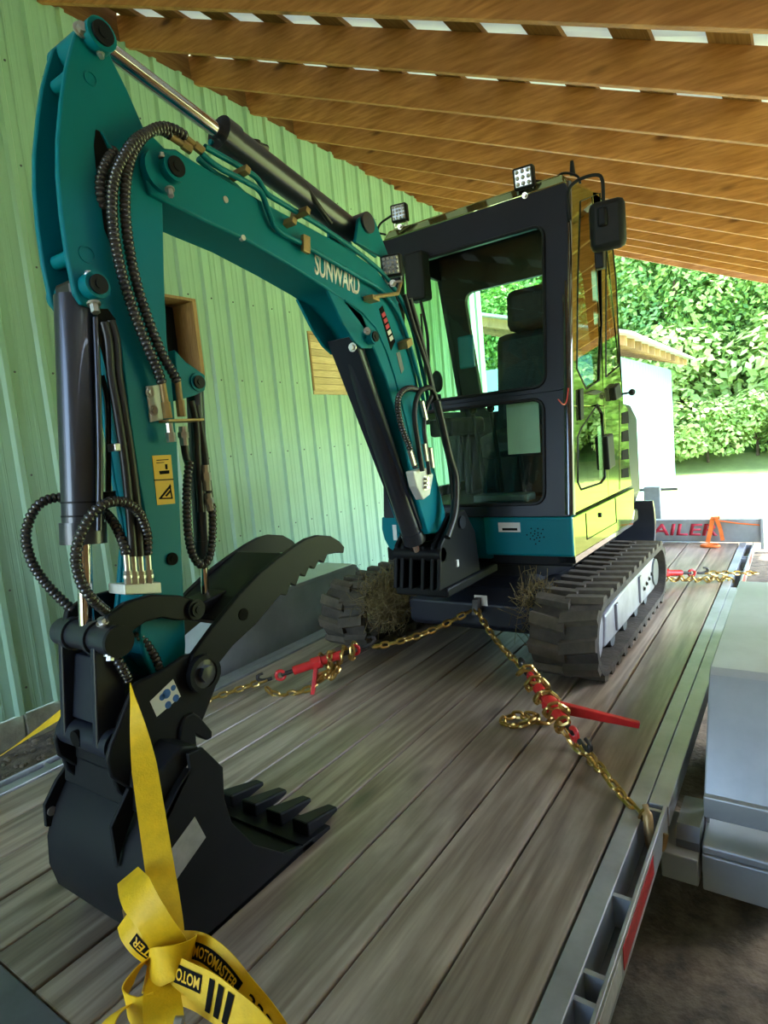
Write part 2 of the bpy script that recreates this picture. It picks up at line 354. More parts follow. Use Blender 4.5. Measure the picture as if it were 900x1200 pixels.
# scattered stones on the shed floor
b = MB(); rs = random.Random(5)
for i in range(900):
    x = rs.uniform(-3.85, -2.5); y = rs.uniform(.2, 3.2); r = rs.uniform(.008, .022); z = GZ + (.07 * min(1, max(0, (-3.0 - x) / .7)))
    b.sphere((x, y, z + r * .4), r, 5, 4, (1, rs.uniform(.7, 1.2), .6))
so = b.build('gravel_stones', 'stone', fl, 60); so['kind'] = 'stuff'

# ---- green ribbed steel wall with two openings
PITCH = .2286
HOLES = [(3.03 - .30, 3.275, 1.775, 2.365), (4.575, 5.16, 1.645, 2.245)]
WZ0 = -.30
def wtop(y): return 4.075
wall = link('wall_left', MB().box(WX - .16, WX - .12, -3.66, 8.62, WZ0 + .02, 4.0).mesh('wall_left', 'old_wood', 0)) if False else None
def rib_profile(y0):
    P = []
    for k in range(4):
        c = y0 + k * PITCH + .04
        P += [(c - .030, 0), (c - .014, .024), (c + .014, .024), (c + .030, 0)]
        for q in (.085, .135): P += [(c + q - .012, 0), (c + q - .005, .0022), (c + q + .005, .0022), (c + q + .012, 0)]
    return [(y0, 0)] + P + [(y0 + 4 * PITCH, 0)]
def panel_mesh(y0, holes):
    prof = rib_profile(y0)
    for (a, c, _, _) in holes:
        for e in (a, c):
            for i in range(len(prof) - 1):
                if prof[i][0] < e < prof[i + 1][0]:
                    t = (e - prof[i][0]) / (prof[i + 1][0] - prof[i][0]); prof.insert(i + 1, (e, prof[i][1] + t * (prof[i + 1][1] - prof[i][1]))); break
    bb = MB()
    for (ya, da), (yb, db) in zip(prof, prof[1:]):
        zz = [(WZ0, wtop(0))]
        for (h0, h1, z0, z1) in holes:
            if ya >= h0 - 1e-6 and yb <= h1 + 1e-6: zz = [(WZ0, z0), (z1, wtop(0))]
        for z0, z1 in zz:
            bb.add([(WX + da, ya, z0), (WX + db, yb, z0), (WX + db, yb, z1), (WX + da, ya, z1)], [(0, 1, 2, 3)])
    return bb
wall = struct('wall_left', thing('wall_left', (WX, 2.5, WZ0), 'green ribbed steel wall along the left of the trailer', None)); 
PW = 4 * PITCH; plain = None; nP = 13; Y0 = 8.62 - nP * PW
for i in range(nP):
    y0 = Y0 + i * PW; hs = [h for h in HOLES if h[1] > y0 and h[0] < y0 + PW]
    if hs: o = panel_mesh(y0, hs).build('steel_sheet', 'green_steel', wall, 0)
    else:
        if plain is None: plain = panel_mesh(0, []).mesh('steel_sheet', 'green_steel', 0)
        o = link('steel_sheet', plain, wall); o.location = (0, y0, 0)
    so = o.modifiers.new('thick', 'SOLIDIFY'); so.thickness = .0015
# screws: rows about 0.61 m apart, one beside each rib
b = MB()
for z in (-.15, .455, 1.125, 1.75, 2.40, 3.0, 3.6):
    for k in range(nP * 4):
        y = Y0 + k * PITCH + .04 + .055
        if any(h[0] - .02 < y < h[1] + .02 and h[2] - .02 < z < h[3] + .02 for h in HOLES): continue
        b.cyl((WX, y, z), (WX + .006, y, z), .0075, .005, 6)
b.build('screws', 'steel_dark', wall, 40)
# lining boards behind the steel, visible in the openings
for n, (y0, y1, z0, z1) in enumerate(HOLES):
    wdw = struct('w', thing('window_%d' % (n + 1), (WX, (y0 + y1) / 2, z0), ['dark wood-lined opening in the green wall behind the excavator arm', 'wood-framed opening in the green wall closed with raw horizontal boards'][n], None))
    t = .035; dp = .22 if n == 0 else .05
    fm = 'old_wood'
    MB().box(WX - dp, WX + .024, y0, y1, z1 - t * .6, z1).build('frame_board', fm, wdw, 0)
    MB().box(WX - dp, WX + .024, y0, y1, z0, z0 + t).build('frame_board', 'old_wood' if n == 0 else 'raw_wood', wdw, 0)
    MB().box(WX - dp, WX + .024, y0, y0 + t * .6, z0 + t, z1 - t * .6).build('frame_board', 'old_wood', wdw, 0)
    MB().box(WX - dp, WX + .024, y1 - t, y1, z0 + t, z1 - t * .6).build('frame_board', 'old_wood', wdw, 0)
    if n == 0: MB().box(WX - dp - .02, WX - dp, y0 - .1, y1 + .1, z0 - .1, z1 + .1).build('shade_backing', 'black_paint', wdw, 0)  # black sheet painting the shade deep inside the opening
    else:
        nb = 8; hh = (z1 - t * .6 - z0 - t) / nb
        for k in range(nb):
            MB().box(WX - .05, WX - .005 + rs.uniform(-.008, .006), y0 + t * .6, y1 - t, z0 + t + k * hh + .002, z0 + t + (k + 1) * hh - .002).build('board', 'raw_wood', wdw, 0, .003)
# concrete block course below the steel
fd = struct('f', thing('foundation_wall', (WX, 2.5, GZ), 'concrete block course under the green steel wall', None))
blk = MB().box(-.1, .0, 0, .392, 0, .19).mesh('concrete_block', 'concrete', 0)
for r_ in range(2):
    for k in range(31):
        o = link('concrete_block', blk, fd); o.location = (WX - .012 + rs.uniform(-.003, .003), -3.6 + k * .4 + .2 * r_, WZ0 - .195 - r_ * .2)
        bv = o.modifiers.new('bevel', 'BEVEL'); bv.width = .008; bv.segments = 2
# unseen rear and right walls; doorway gap and wall end shaped for the light
def plain_wall(name, pts, label):
    o = MB().hexa(pts).build(name, 'board_wood', None, 0); o['kind'] = 'structure'; o['label'] = label; return o
wb = MB()
for xa, xb in ((WX - .05, -3.2), (-1.0, 1.2)): wb.hexa([(xa, -3.9, GZ), (xb, -3.9, GZ), (xb, -3.8, GZ), (xa, -3.8, GZ), (xa, -3.9, 4.02 - .4167 * (xa - WX)), (xb, -3.9, 4.02 - .4167 * (xb - WX)), (xb, -3.8, 4.02 - .4167 * (xb - WX)), (xa, -3.8, 4.02 - .4167 * (xa - WX))])
tag(wb.build('wall_back', 'board_wood', None, 0), 'unseen dark timber rear wall of the shed with a wide gap added to let light in', None, None, 'structure')
plain_wall('wall_right', [(1.1, -3.8, GZ), (1.2, -3.8, GZ), (1.2, 2.7, GZ), (1.1, 2.7, GZ), (1.1, -3.8, 1.93), (1.2, -3.8, 1.89), (1.2, 2.7, 1.89), (1.1, 2.7, 1.93)], 'unseen dark timber wall on the right near the rear of the shed, ended to shape the light')

# ---- roof: rafters, skip boards, pale ribbed sheets
SL = .4167; ZB = 4.05; SK = .12; XE = 1.2
def rz(x): return ZB - SL * (x - WX)
roof = struct('c', thing('ceiling', (WX, 2.5, ZB), 'low sloping roof of bare rafters and pale sheets over the trailer', None))
ln = math.hypot(1, SL); nx, nz = SL / ln, 1 / ln     # unit normal of the slope in XZ
RY = [2.818 - .6 * k for k in range(11, 0, -1)] + [2.818, 3.412, 4.027, 4.621, 5.221, 5.774, 6.326, 6.896, 7.416, 7.862, 8.338, 8.80]
def raft(x0, x1, w_, h0, h1):
    P = []
    for h in (h0, h1):
        for x, s in ((x0, -1), (x1, -1), (x1, 1), (x0, 1)): P.append((x + nx * h, SK * (x + .1) + s * w_ / 2, rz(x) + nz * h))
    return MB().hexa(P)
rm = raft(WX - .12, XE, .042, 0, .19).mesh('rafter', 'rafter_wood', 0)
for y in RY:
    o = link('rafter', rm, roof); o.location = (0, y, 0); bv = o.modifiers.new('bevel', 'BEVEL'); bv.width = .004; bv.segments = 2
x = WX - .05; k = 0
while x < XE:
    P = []
    for h in (.19, .212):
        for xx, y in ((x, -4.0), (x + .165, -4.0), (x + .165, 8.75), (x, 8.75)): P.append((xx + nx * h, y + (SK * (xx + .1) if y > 0 else 0), rz(xx) + nz * h))
    MB().hexa(P).build('roof_board', 'board_wood', roof, 0); x += .395
# blocking boards where the rafters meet the wall
for ya, yb in zip(RY, RY[1:]):
    MB().box(WX - .06, WX - .02, ya + SK * (WX + .1) + .022, yb + SK * (WX + .1) - .022, 4.0, 4.33).build('blocking', 'board_wood', roof, 0)
def sheet_mesh():
    bb = MB(); prof = []
    for k in range(4):
        c = k * PITCH + .08; prof += [(c - .03, 0), (c - .012, .02), (c + .012, .02), (c + .03, 0)]
    prof = [(0, 0)] + prof + [(4 * PITCH, 0)]
    for (ya, da), (yb, db) in zip(prof, prof[1:]):
        v = []
        for x, y, d in ((WX - .2, ya, da), (XE + .1, ya, da), (XE + .1, yb, db), (WX - .2, yb, db)):
            h = .214 + d; v.append((x + nx * h, y, rz(x) + nz * h))
        bb.add(v, [(0, 1, 2, 3)])
    return bb.mesh('roof_sheet', 'roof_sheet', 20)
sm = sheet_mesh()
for i in range(14):
    o = link('roof_sheet', sm, roof); o.location = (0, 8.5 - (i + 1) * PW, 0)

# ================================================================== OUTSIDE: shed and trees
sh = thing('garden_shed', (-5, 15, GZ), 'pale blue-green shed with overhanging eave and exposed rafter tails on the lawn', 'shed')
SX = -2.86
MB().box(-7, SX, 11.2, 18.1, GZ - .05, 2.32).build('wall', 'shed_teal', sh, 0)
bd = MB().box(SX, SX + .02, 0, .29, GZ, 2.32).mesh('wall_board', 'shed_teal', 0)
for k in range(23):
    o = link('wall_board', bd, sh); o.location = (0, 11.2 + k * .3, 0)
rfm = MB().hexa([(-7, 0, 3.75), (-2.42, 0, 2.36), (-2.42, .06, 2.36), (-7, .06, 3.75), (-7, 0, 3.95), (-2.42, 0, 2.52), (-2.42, .06, 2.52), (-7, .06, 3.95)]).mesh('rafter_tail', 'old_wood', 0)
for k in range(12):
    o = link('rafter_tail', rfm, sh); o.location = (0, 11.1 + k * .61, 0)
MB().hexa([(-7.1, 10.9, 3.98), (-2.3, 10.9, 2.52), (-2.3, 18.4, 2.52), (-7.1, 18.4, 3.98), (-7.1, 10.9, 4.03), (-2.3, 10.9, 2.57), (-2.3, 18.4, 2.57), (-7.1, 18.4, 4.03)]).build('roof', 'shed_roof', sh, 0)

def crown(rx, ry, rz_, n, size, seed, cz, lumps=14):
    r_ = random.Random(seed); bb = MB(); blobs = []
    for i in range(lumps):
        a = r_.uniform(0, 2 * PI); e = r_.uniform(-.7, 1); q = r_.uniform(.45, .8)
        blobs.append((rx * q * math.cos(a) * math.sqrt(max(0, 1 - e * e * .6)), ry * q * math.sin(a) * math.sqrt(max(0, 1 - e * e * .6)), cz + rz_ * q * e, r_.uniform(.34, .55)))
    for i in range(n):
        bx_, by_, bz_, br = r_.choice(blobs)
        v = Vector((r_.gauss(0, 1), r_.gauss(0, 1), r_.gauss(0, 1))).normalized(); rr = r_.uniform(.75, 1.05)
        c = Vector((bx_ + v.x * rx * br * rr, by_ + v.y * ry * br * rr, bz_ + v.z * rz_ * br * rr))
        nrm = (v + Vector((0, 0, .9)) + Vector((r_.gauss(0, .45), r_.gauss(0, .45), r_.gauss(0, .3)))).normalized()
        u, w2 = frame_from(nrm); a = r_.uniform(0, 2 * PI); p = u * math.cos(a) + w2 * math.sin(a); q = nrm.cross(p); s = size * r_.uniform(.6, 1.3)
        bb.add([c - p * s * .55, c + q * s * .34 - nrm * s * .1 + p * s * .05, c + p * s * .6 - nrm * s * .15, c - q * s * .34 - nrm * s * .1 + p * s * .05], [(0, 1, 2, 3)])
    return bb
def trunk(h, r):
    rr = random.Random(h); bb = MB(); pts = spline([(0, 0, -.3), (.08, .05, h * .4), (-.06, .03, h * .75), (0, 0, h)], 5); bb.tube(pts, [r * (1 - .75 * i / len(pts)) for i in range(len(pts))], 8)
    for k in range(5):
        a = rr.uniform(0, 6.28); z = h * rr.uniform(.35, .75); bb.tube([(0, 0, z), (math.cos(a) * h * .16, math.sin(a) * h * .16, z + h * .13), (math.cos(a) * h * .3, math.sin(a) * h * .3, z + h * .2)], [r * .45, r * .3, r * .12], 6)
    return bb
TREE = {}
for key, lm, args, th, tr in (('broad', 'leaf_a', (2.6, 2.6, 3.4, 13000, .18, 11, 4.0, 22), 5.0, .2), ('light', 'leaf_b', (2.1, 2.1, 2.9, 6000, .24, 12, 3.0, 18), 4.2, .15), ('dark', 'leaf_c', (2.8, 2.6, 4.0, 13000, .19, 13, 4.9, 24), 6.2, .24), ('shrub', 'leaf_b', (1.3, 1.2, 1.1, 4200, .13, 14, .95, 12), 1.0, .05)):
    cm = crown(*args).mesh('foliage', lm, 0); TREE[key] = (cm, trunk(th, tr).mesh('trunk', 'bark', 60))
TLAB = {'broad': 'broad mid-green tree', 'light': 'pale yellow-green tree', 'dark': 'tall dark green tree'}
def tree_words(key, y):
    """label and group from the kind and the row it stands in"""
    if key == 'shrub': return ('low pale green shrub at the edge of the lawn', 'low shrubs along the lawn') if y < 20.9 else ('tall rounded shrub behind the low lawn shrubs', 'tall shrubs below the bank')
    row = 'at the foot of the bank behind the shrubs' if y < 24.5 else ('halfway up the wooded bank' if y < 29.5 else 'high up on the wooded bank')
    return TLAB[key] + ' ' + row, TLAB[key] + 's ' + row
rt = random.Random(21)
def plant(key, x, y, s):
    t = thing('shrub' if key == 'shrub' else 'leafy_tree', (x, y, lz(x, y)), tree_words(key, y)[0], 'shrub' if key == 'shrub' else 'tree', tree_words(key, y)[1])
    a = rt.uniform(0, 6.28); t.scale = (s, s, s * rt.uniform(.9, 1.12)); t.rotation_euler = (0, 0, a)
    for nm, me in zip(('foliage', 'trunk'), TREE[key]): o = bpy.data.objects.new(nm, me); COL.objects.link(o); o.parent = t
xs_ = [-10.5, -8.2, -3.0, -3.0, -1.4, .8, 3.2, 5.8, 8.4, 11.5, 15]
for i, x in enumerate(xs_): plant(('broad', 'light', 'broad', 'dark')[i % 4], x + rt.uniform(-.5, .5), 22.6 + rt.uniform(-.4, .8), rt.uniform(.85, 1.1))
for i, x in enumerate([-11, -7.5, -4.2, -1.0, 2.4, 6, 10, 14.5]): plant(('dark', 'broad', 'light')[i % 3], x + rt.uniform(-.6, .6), 26.6 + rt.uniform(-.6, 1), rt.uniform(1.1, 1.35))
for i, x in enumerate([-12, -7, -2.5, 2, 7, 12]): plant(('dark', 'broad')[i % 2], x + rt.uniform(-.8, .8), 32 + rt.uniform(-1, 1), rt.uniform(1.2, 1.6))
for i, x in enumerate([-6.5, -4.4, -2.3, -1.0, .5, 1.9, 3.0, 5.2, 7.4]): plant('shrub', x + rt.uniform(-.3, .3), 20.3 + rt.uniform(-.3, .3), rt.uniform(.8, 1.15))
for i, x in enumerate([-7.5, -5.2, -3.0, -1.6, -.2, 1.2, 2.8, 4.6, 6.6, 9]): plant('shrub', x + rt.uniform(-.3, .3), 21.5 + rt.uniform(-.2, .3), rt.uniform(1.4, 1.9))

# ================================================================== TRAILER
tr = thing('flatbed_trailer', (-1.4, 3.0, GZ), 'low flatbed trailer with grey timber deck and galvanised fenders carrying the excavator', 'trailer')
DL, DR, DY0, DY1 = -2.37, -.44, .5, 5.80
NPL = 10; PWD = (DR - DL) / NPL
pk = MB().box(-PWD / 2 + .004, PWD / 2 - .004, DY0, DY1, -.045, 0).mesh('plank', 'deck_wood', 0)
for i in range(NPL):
    o = link('plank', pk, tr); o.location = (DL + PWD * (i + .5), 0, rs.uniform(-.003, 0)); bv = o.modifiers.new('bevel', 'BEVEL'); bv.width = .004; bv.segments = 2
MB().box(DL - .07, DR + .1, -.35, DY0 - .004, -.05, .002).build('tail_plate', 'steel_dark', tr, 0, .003)
MB().box(DL, DR, DY0, DY1, -.075, -.05).build('deck_underlay', 'steel_dark', tr, 0)
for x in (-2.2, -1.8, -1.0, -.6): MB().box(x - .03, x + .03, -.3, 6.0, -.2, -.076).build('frame_beam', 'steel_dark', tr, 0)
for y in [.3 + .6 * k for k in range(10)]: MB().box(DL, DR, y - .02, y + .02, -.15, -.076).build('cross_member', 'steel_dark', tr, 0)
def side(sg, x_in):
    """steel edge strip, rub rail with stake pockets; sg = +1 right, -1 left"""
    def xs(a, b_): return (x_in + sg * a, x_in + sg * b_) if sg > 0 else (x_in - b_, x_in - a)
    a, c = xs(.004, .055); MB().box(a, c, -.3, 5.8, -.1, .003).build('edge_strip', 'galv', tr, 0, .003)
    for ya, yb in ((-.3, 1.76), (4.3, 5.8)):
        a, c = xs(.098, .108); MB().box(a, c, ya, yb, -.085, .004).build('rub_rail', 'galv', tr, 0, .002)
        a, c = xs(.055, .098)
        ys = [-.2, .45, .62, 1.05, 1.12, 1.36, 1.74] if ya < 1 else [4.32, 4.7, 4.78, 5.2, 5.28, 5.75]
        for y in ys: MB().box(a, c, y - .006, y + .006, -.085, -.004).build('stake_pocket_wall', 'galv', tr, 0)
        a, c = xs(.055, .1); MB().box(a, c, ya, yb, -.1, -.09).build('pocket_floor', 'steel_dark', tr, 0)
    a, c = xs(.057, .112); MB().box(a, c, 1.76, 4.3, -.06, .002).build('inner_fender_ledge', 'galv', tr, 0, .003)
    if sg > 0:
        a, c = xs(.108, .1092)
        for y0, y1, m in ((-.1, .15, 'tape_white'), (.15, .45, 'tape_red'), (.45, .75, 'tape_white'), (.75, 1.03, 'tape_red'), (1.03, 1.2, 'tape_white'), (1.22, 1.55, 'tape_red'), (4.5, 4.8, 'tape_red'), (5.2, 5.5, 'tape_red')):
            MB().box(a, c, y0, y1, -.065, -.012).build('reflective_tape', m, tr, 0)
    # fender
    fm = 'fender_steel'
    a, c = xs(.19, .46)
    prof = [(1.86, -.03), (1.87, .0), (2.07, .295), (2.10, .31), (3.24, .31), (3.28, .295), (3.5, .0), (3.5, -.03), (3.48, -.03), (3.26, .28), (2.09, .285), (1.89, -.03)]
    MB().prism(prof, a, c).build('fender', fm, tr, 20, .004)
    MB().prism([(1.89, -.1), (2.1, .29), (3.25, .29), (3.48, -.1)], *xs(.192, .2)).build('fender_side_plate', fm, tr, 0)
    MB().box(a, c, 1.852, 1.90, -.062, .004).build('fender_lip', fm, tr, 0, .004)
    MB().box(*xs(.192, .46), 1.775, 1.93, -.125, -.1).build('fender_step', fm, tr, 0, .006)
    MB().box(*xs(.192, .46), 1.770, 1.90, -.235, -.126).build('step_face', fm, tr, 0, .004)
    MB().box(*xs(.09, .186), 1.735, 1.95, -.205, -.125).build('spring_hanger', fm, tr, 0, .004)
    MB().prism([(1.95, -.065), (1.80, -.065), (1.775, -.10), (1.775, -.125), (1.95, -.125)], *xs(.125, .186)).build('fender_brace', 'steel_dark', tr, 0)
    for yw in (2.35, 3.02):
        wx = xs(.22, .42); w_ = MB()
        w_.ringcyl((wx[0], yw, GZ + .30), (wx[1], yw, GZ + .30), .33 - .04, .19, 28).cyl((wx[0] + .03, yw, GZ + .3), (wx[1] - .03, yw, GZ + .3), .19, seg=24)
        w_.build('wheel', 'rubber', tr, 40)
side(1, DR); side(-1, DL)
# the wheels stand on the floor
# front bulkhead rail with lettering, post and jack
MB().box(DL - .02, -.265, 5.83, 5.89, 0, .195).build('front_rail', 'galv', tr, 0, .006)
flat_text('TRAILER', 'letter_red', 'rail_lettering', tr, (-1.36, 5.83, .055), (-.60, 5.83, .055), .105, (0, -1, 0), .002, shear=.15, offset=.02)
MB().box(-.285, -.262, 5.80, 5.835, -.05, .205).build('rail_end_plate', 'galv', tr, 0, .003)
jp = MB().box(-1.33, -1.17, 6.55, 6.68, -.4, .42).build('jack_post', 'galv', tr, 0, .01)
MB().cyl((-1.5, 6.6, .385), (-1.02, 6.6, .385), .014).build('jack_handle', 'steel_dark', jp)
MB().hexa([(-2.1, 5.9, -.16), (-.7, 5.9, -.16), (-1.15, 7.3, -.16), (-1.35, 7.3, -.16), (-2.1, 5.9, -.06), (-.7, 5.9, -.06), (-1.15, 7.3, -.06), (-1.35, 7.3, -.06)]).build('tongue', 'steel_dark', tr, 0)
MB().cyl((-1.25, 6.61, GZ), (-1.25, 6.61, -.3), .03).cyl((-1.25, 6.61, GZ), (-1.25, 6.61, GZ + .02), .09).build('jack_leg', 'galv', jp)

# ================================================================== CHAINS, BINDERS, STRAPS
def link_mesh(m, L=.053, W=.035, r=.0062):
    a = L / 2 - W / 2; q = W / 2 - r; P = []
    for k in range(6): t = -PI / 2 + PI * k / 5; P.append((a + q * math.cos(t), q * math.sin(t), 0))
    for k in range(6): t = PI / 2 + PI * k / 5; P.append((-a + q * math.cos(t), q * math.sin(t), 0))
    return MB().tube(P, r, 5, closed=True).mesh('chain_link', m, 60)
LG = link_mesh('gold_chain')
def chain(parent, path, pitch=.039, jitter=0., roll0=0.):
    pts = resample(path, pitch); rj = random.Random(len(pts))
    for i in range(len(pts) - 1):
        a, b_ = pts[i], pts[i + 1]; d = (b_ - a).normalized(); u, v = frame_from(d); roll = roll0 + (PI / 2 if i % 2 else 0) + rj.uniform(-.25, .25) + jitter * rj.uniform(-1, 1)
        s = u * math.cos(roll) + v * math.sin(roll); n = d.cross(s)
        o = link('chain_link', LG, parent)
        o.matrix_basis = Matrix.Translation((a + b_) / 2 + Vector((rj.uniform(-1, 1), rj.uniform(-1, 1), rj.uniform(-1, 1))) * (.006 * jitter)) @ Matrix((d, s, n)).transposed().to_4x4()
def grab_hook(parent, p, d, m='dark_iron', s=1.):
    p = Vector(p); d = Vector(d).normalized(); u, v = frame_from(d); pts = [p - d * .03 * s, p, p + d * .03 * s + v * .004, p + d * .05 * s + v * .02 * s, p + d * .04 * s + v * .042 * s, p + d * .012 * s + v * .045 * s]
    return MB().tube(spline(pts, 5), [.011 * s] * 6 + [.012 * s] * 14 + [.008 * s] * 6, 8).build('hook', m, parent, 60)
def binder(label, A, B, handle_dir, hl=.24, droop=True):
    """red ratchet load binder between A and B"""
    A, B = Vector(A), Vector(B); d = (B - A).normalized(); L = (B - A).length; u, v = frame_from(d)
    t = thing('ratchet_binder', ((A.x + B.x) / 2, (A.y + B.y) / 2, 0), label, 'load binder', 'red ratchet load binders')
    P = lambda f: A + d * (L * f)
    MB().cyl(P(.26), P(.74), .021, seg=14).build('barrel', 'red_paint', t)
    MB().cyl(P(.46), P(.56), .030, seg=12).obox(P(.51), d, u, v, .03, .062, .03).build('ratchet_housing', 'red_paint', t, 40, .002)
    for f0, f1, ff in ((.14, .30, .13), (.70, .86, .87)):
        MB().cyl(P(f0), P(f1), .0105, seg=10).build('threaded_rod', 'dark_iron', t)
        c = P(ff); loop = [c + d * (.021 * math.cos(k * PI / 6)) + v * (.021 * math.sin(k * PI / 6)) for k in range(12)]
        MB().tube(loop, .0085, 8, closed=True).build('eye', 'red_paint', t, 60)
    c = P(.51); h = Vector(handle_dir).normalized(); s = h.cross(d).normalized(); 
    n2 = h.cross(s)
    hexp = []
    for f, w_ in ((.0, .024), (hl, .012)):
        for a, b_ in ((-1, -1), (1, -1), (1, 1), (-1, 1)): hexp.append(c + h * f + s * (a * w_) + n2 * (b_ * .009))
    MB().hexa(hexp).build('handle', 'red_paint', t, 30, .004)
    for f, g in ((.0, -1), (1., 1)):
        grab_hook(t, P(f), d * g, 'dark_iron', .8)
    return t
EYE = Vector((-1.28, 2.52, .30)); RH = Vector((-.365, 1.665, -.02))
LH = Vector((-2.40, 1.62, -.02))
def on(a, b_, f, sag=0): p = a + (b_ - a) * f; p.z -= sag; return p
# right chain
c1 = thing('tie_down_chain', (-.6, 1.9, 0), 'gold chain from the excavator frame to the rub rail hook beside the grey fender', 'chain', 'gold tie-down chains')
chain(c1, [on(EYE, RH, f, .05 * math.sin(PI * min(1, f / .36)) * .6) for f in [i / 60 * .40 for i in range(61)]])
chain(c1, [on(EYE, RH, .735 + .25 * i / 10) + Vector((0, 0, .028 * max(0, i / 10 - .6))) for i in range(11)] + [RH + Vector((-.012, .012, .045)), RH + Vector((-.008, .004, .02))])
b1 = binder('red ratchet binder with handle lying over the planks between the track and fender', on(EYE, RH, .40), on(EYE, RH, .735), Vector((.93, .30, -.20)), .30)
# chain wrapped round that binder
wr = []
dB = (RH - EYE).normalized(); uB, vB = frame_from(dB)
for i in range(90):
    f = .405 + .26 * i / 89; a = i * .30; wr.append(on(EYE, RH, f) + uB * (.036 * math.cos(a)) + vB * (.036 * math.sin(a)))
chain(c1, wr, .039, .8)
chain(c1, spline([on(EYE, RH, .63) - vB * .03, on(EYE, RH, .68) - vB * .07 - uB * .02, on(EYE, RH, .74) - vB * .06 - uB * .03, on(EYE, RH, .80) - vB * .03 - uB * .01, on(EYE, RH, .815)], 8), .039, .2)
pl = Zp(655, 838, .012); tl = [pl, Zp(640, 848, .012), Zp(625, 843, .02), Zp(605, 838, .014), Zp(588, 846, .012), Zp(600, 852, .012), Zp(618, 848, .028), Zp(632, 840, .03), Zp(612, 836, .036)]
chain(c1, spline(tl, 8), .039, .6)
MB().tube(spline([RH + Vector((-.01, .02, .06)), RH + Vector((0, 0, .035)), RH + Vector((.004, -.012, 0)), RH + Vector((.01, -.01, -.045)), RH + Vector((.03, .012, -.055)), RH + Vector((.038, .03, -.02))], 6), [.009] * 4 + [.014] * 16 + [.009] * 11, 8).build('rail_hook', 'brass_bracket', c1, 60)
# left chain
c2 = thing('tie_down_chain', (-1.8, 2.1, 0), 'gold chain running from the excavator frame past the bucket to the far deck edge', 'chain', 'gold tie-down chains')
EL = EYE + Vector((-.02, 0, -.01))
chain(c2, [on(EL, LH, f, .035 * math.sin(PI * min(1, f / .40))) for f in [i / 60 * .37 for i in range(61)]])
b2 = binder('red ratchet binder with short handle pointing down near the far track', on(EL, LH, .36), on(EL, LH, .70), Vector((.05, -.35, -.75)), .17)
chain(c2, [on(EL, LH, .70 + .30 * i / 10) for i in range(11)])
dB = (LH - EL).normalized(); uB, vB = frame_from(dB)
wr = [on(EL, LH, .39 + .13 * i / 49) + uB * (.034 * math.cos(i * .42)) + vB * (.034 * math.sin(i * .42)) for i in range(50)]
chain(c2, wr, .039, .9)
q0 = on(EL, LH, .50)
rj = random.Random(4)
pile = [q0 + Vector((rj.uniform(-.05, .05), rj.uniform(-.05, .05), rj.uniform(-.11, -.02))) for i in range(9)]
chain(c2, spline(pile, 8), .039, .7)
chain(c2, spline([q0 + Vector((-.03, -.05, -.10)), on(EL, LH, .58) + Vector((.04, -.03, -.09)), on(EL, LH, .66) + Vector((.02, -.02, -.085)), on(EL, LH, .70) + Vector((.01, -.01, -.05)), on(EL, LH, .715)], 8), .039, .2)
# rear chain at the far side of the near track
RA, RB = Vector((-.78, 4.25, .09)), Vector((-.245, 4.60, .03))
c3 = thing('tie_down_chain', (-.5, 4.4, 0), 'gold chain behind the near track ending at the deck edge', 'chain', 'gold tie-down chains')
chain(c3, [on(RA, RB, .45 + .55 * i / 10) for i in range(11)])
chain(c3, [on(RA, RB, i / 40 * .75) + Vector((0, -.02, -.035 - .02 * math.sin(i))) for i in range(41)], .039, .5)
b3 = binder('red ratchet binder half hidden behind the near track', on(RA, RB, -.35), on(RA, RB, .42), Vector((.2, .5, -.1)), .15)

# yellow webbing
def ribbon(pts, width, sides, n=10, th=.0016):
    """webbing strip along pts; sides gives the across direction at every point"""
    P = spline(pts, n); S = spline(sides, n); out = []
    for i, (p, s) in enumerate(zip(P, S)):
        t = (P[min(i + 1, len(P) - 1)] - P[max(i - 1, 0)]).normalized(); s = (s - t * s.dot(t)).normalized(); out.append((p, s, t.cross(s).normalized()))
    return out
def ribbon_mesh(fr, width, th=.0018):
    b = MB(); vs = []; wd = width if hasattr(width, '__len__') else [width] * len(fr)
    for (p, s, n), w_ in zip(fr, wd):
        vs += [p - s * (w_ / 2) - n * th / 2, p + s * (w_ / 2) - n * th / 2, p + s * (w_ / 2) + n * th / 2, p - s * (w_ / 2) + n * th / 2]
    m = len(fr); fs = []
    for i in range(m - 1):
        for k in range(4): fs.append((4 * i + k, 4 * i + (k + 1) % 4, 4 * i + 4 + (k + 1) % 4, 4 * i + 4 + k))
    fs += [(3, 2, 1, 0), tuple(4 * m - 4 + k for k in range(4))]
    return b.add(vs, fs)
def ribbon_text(fr, txt, m, parent, u0, u1, v0, v1, sgn=1, name='strap_lettering', flip=False, inverse=False, **k):
    """print wrapped on a ribbon; u along (0..1 of its length), v across (-.5.. .5)"""
    me = text_mesh(txt, m, name, **k) if isinstance(txt, str) else txt
    xs = [v.co.x for v in me.vertices]; ys = [v.co.y for v in me.vertices]; X0, X1, Y0_, Y1 = min(xs), max(xs), min(ys), max(ys)
    for v in me.vertices:
        a = (v.co.x - X0) / (X1 - X0); c = (v.co.y - Y0_) / (Y1 - Y0_)
        f = (u0 + (u1 - u0) * a) * (len(fr) - 1); i = min(int(f), len(fr) - 2); t = f - i
        p = fr[i][0].lerp(fr[i + 1][0], t); s = fr[i][1].lerp(fr[i + 1][1], t); n = fr[i][2].lerp(fr[i + 1][2], t)
        v.co = p + s * (v0 + (v1 - v0) * c) + n * (sgn * k_lift)
    return link(name, me, parent)
k_lift = .0022
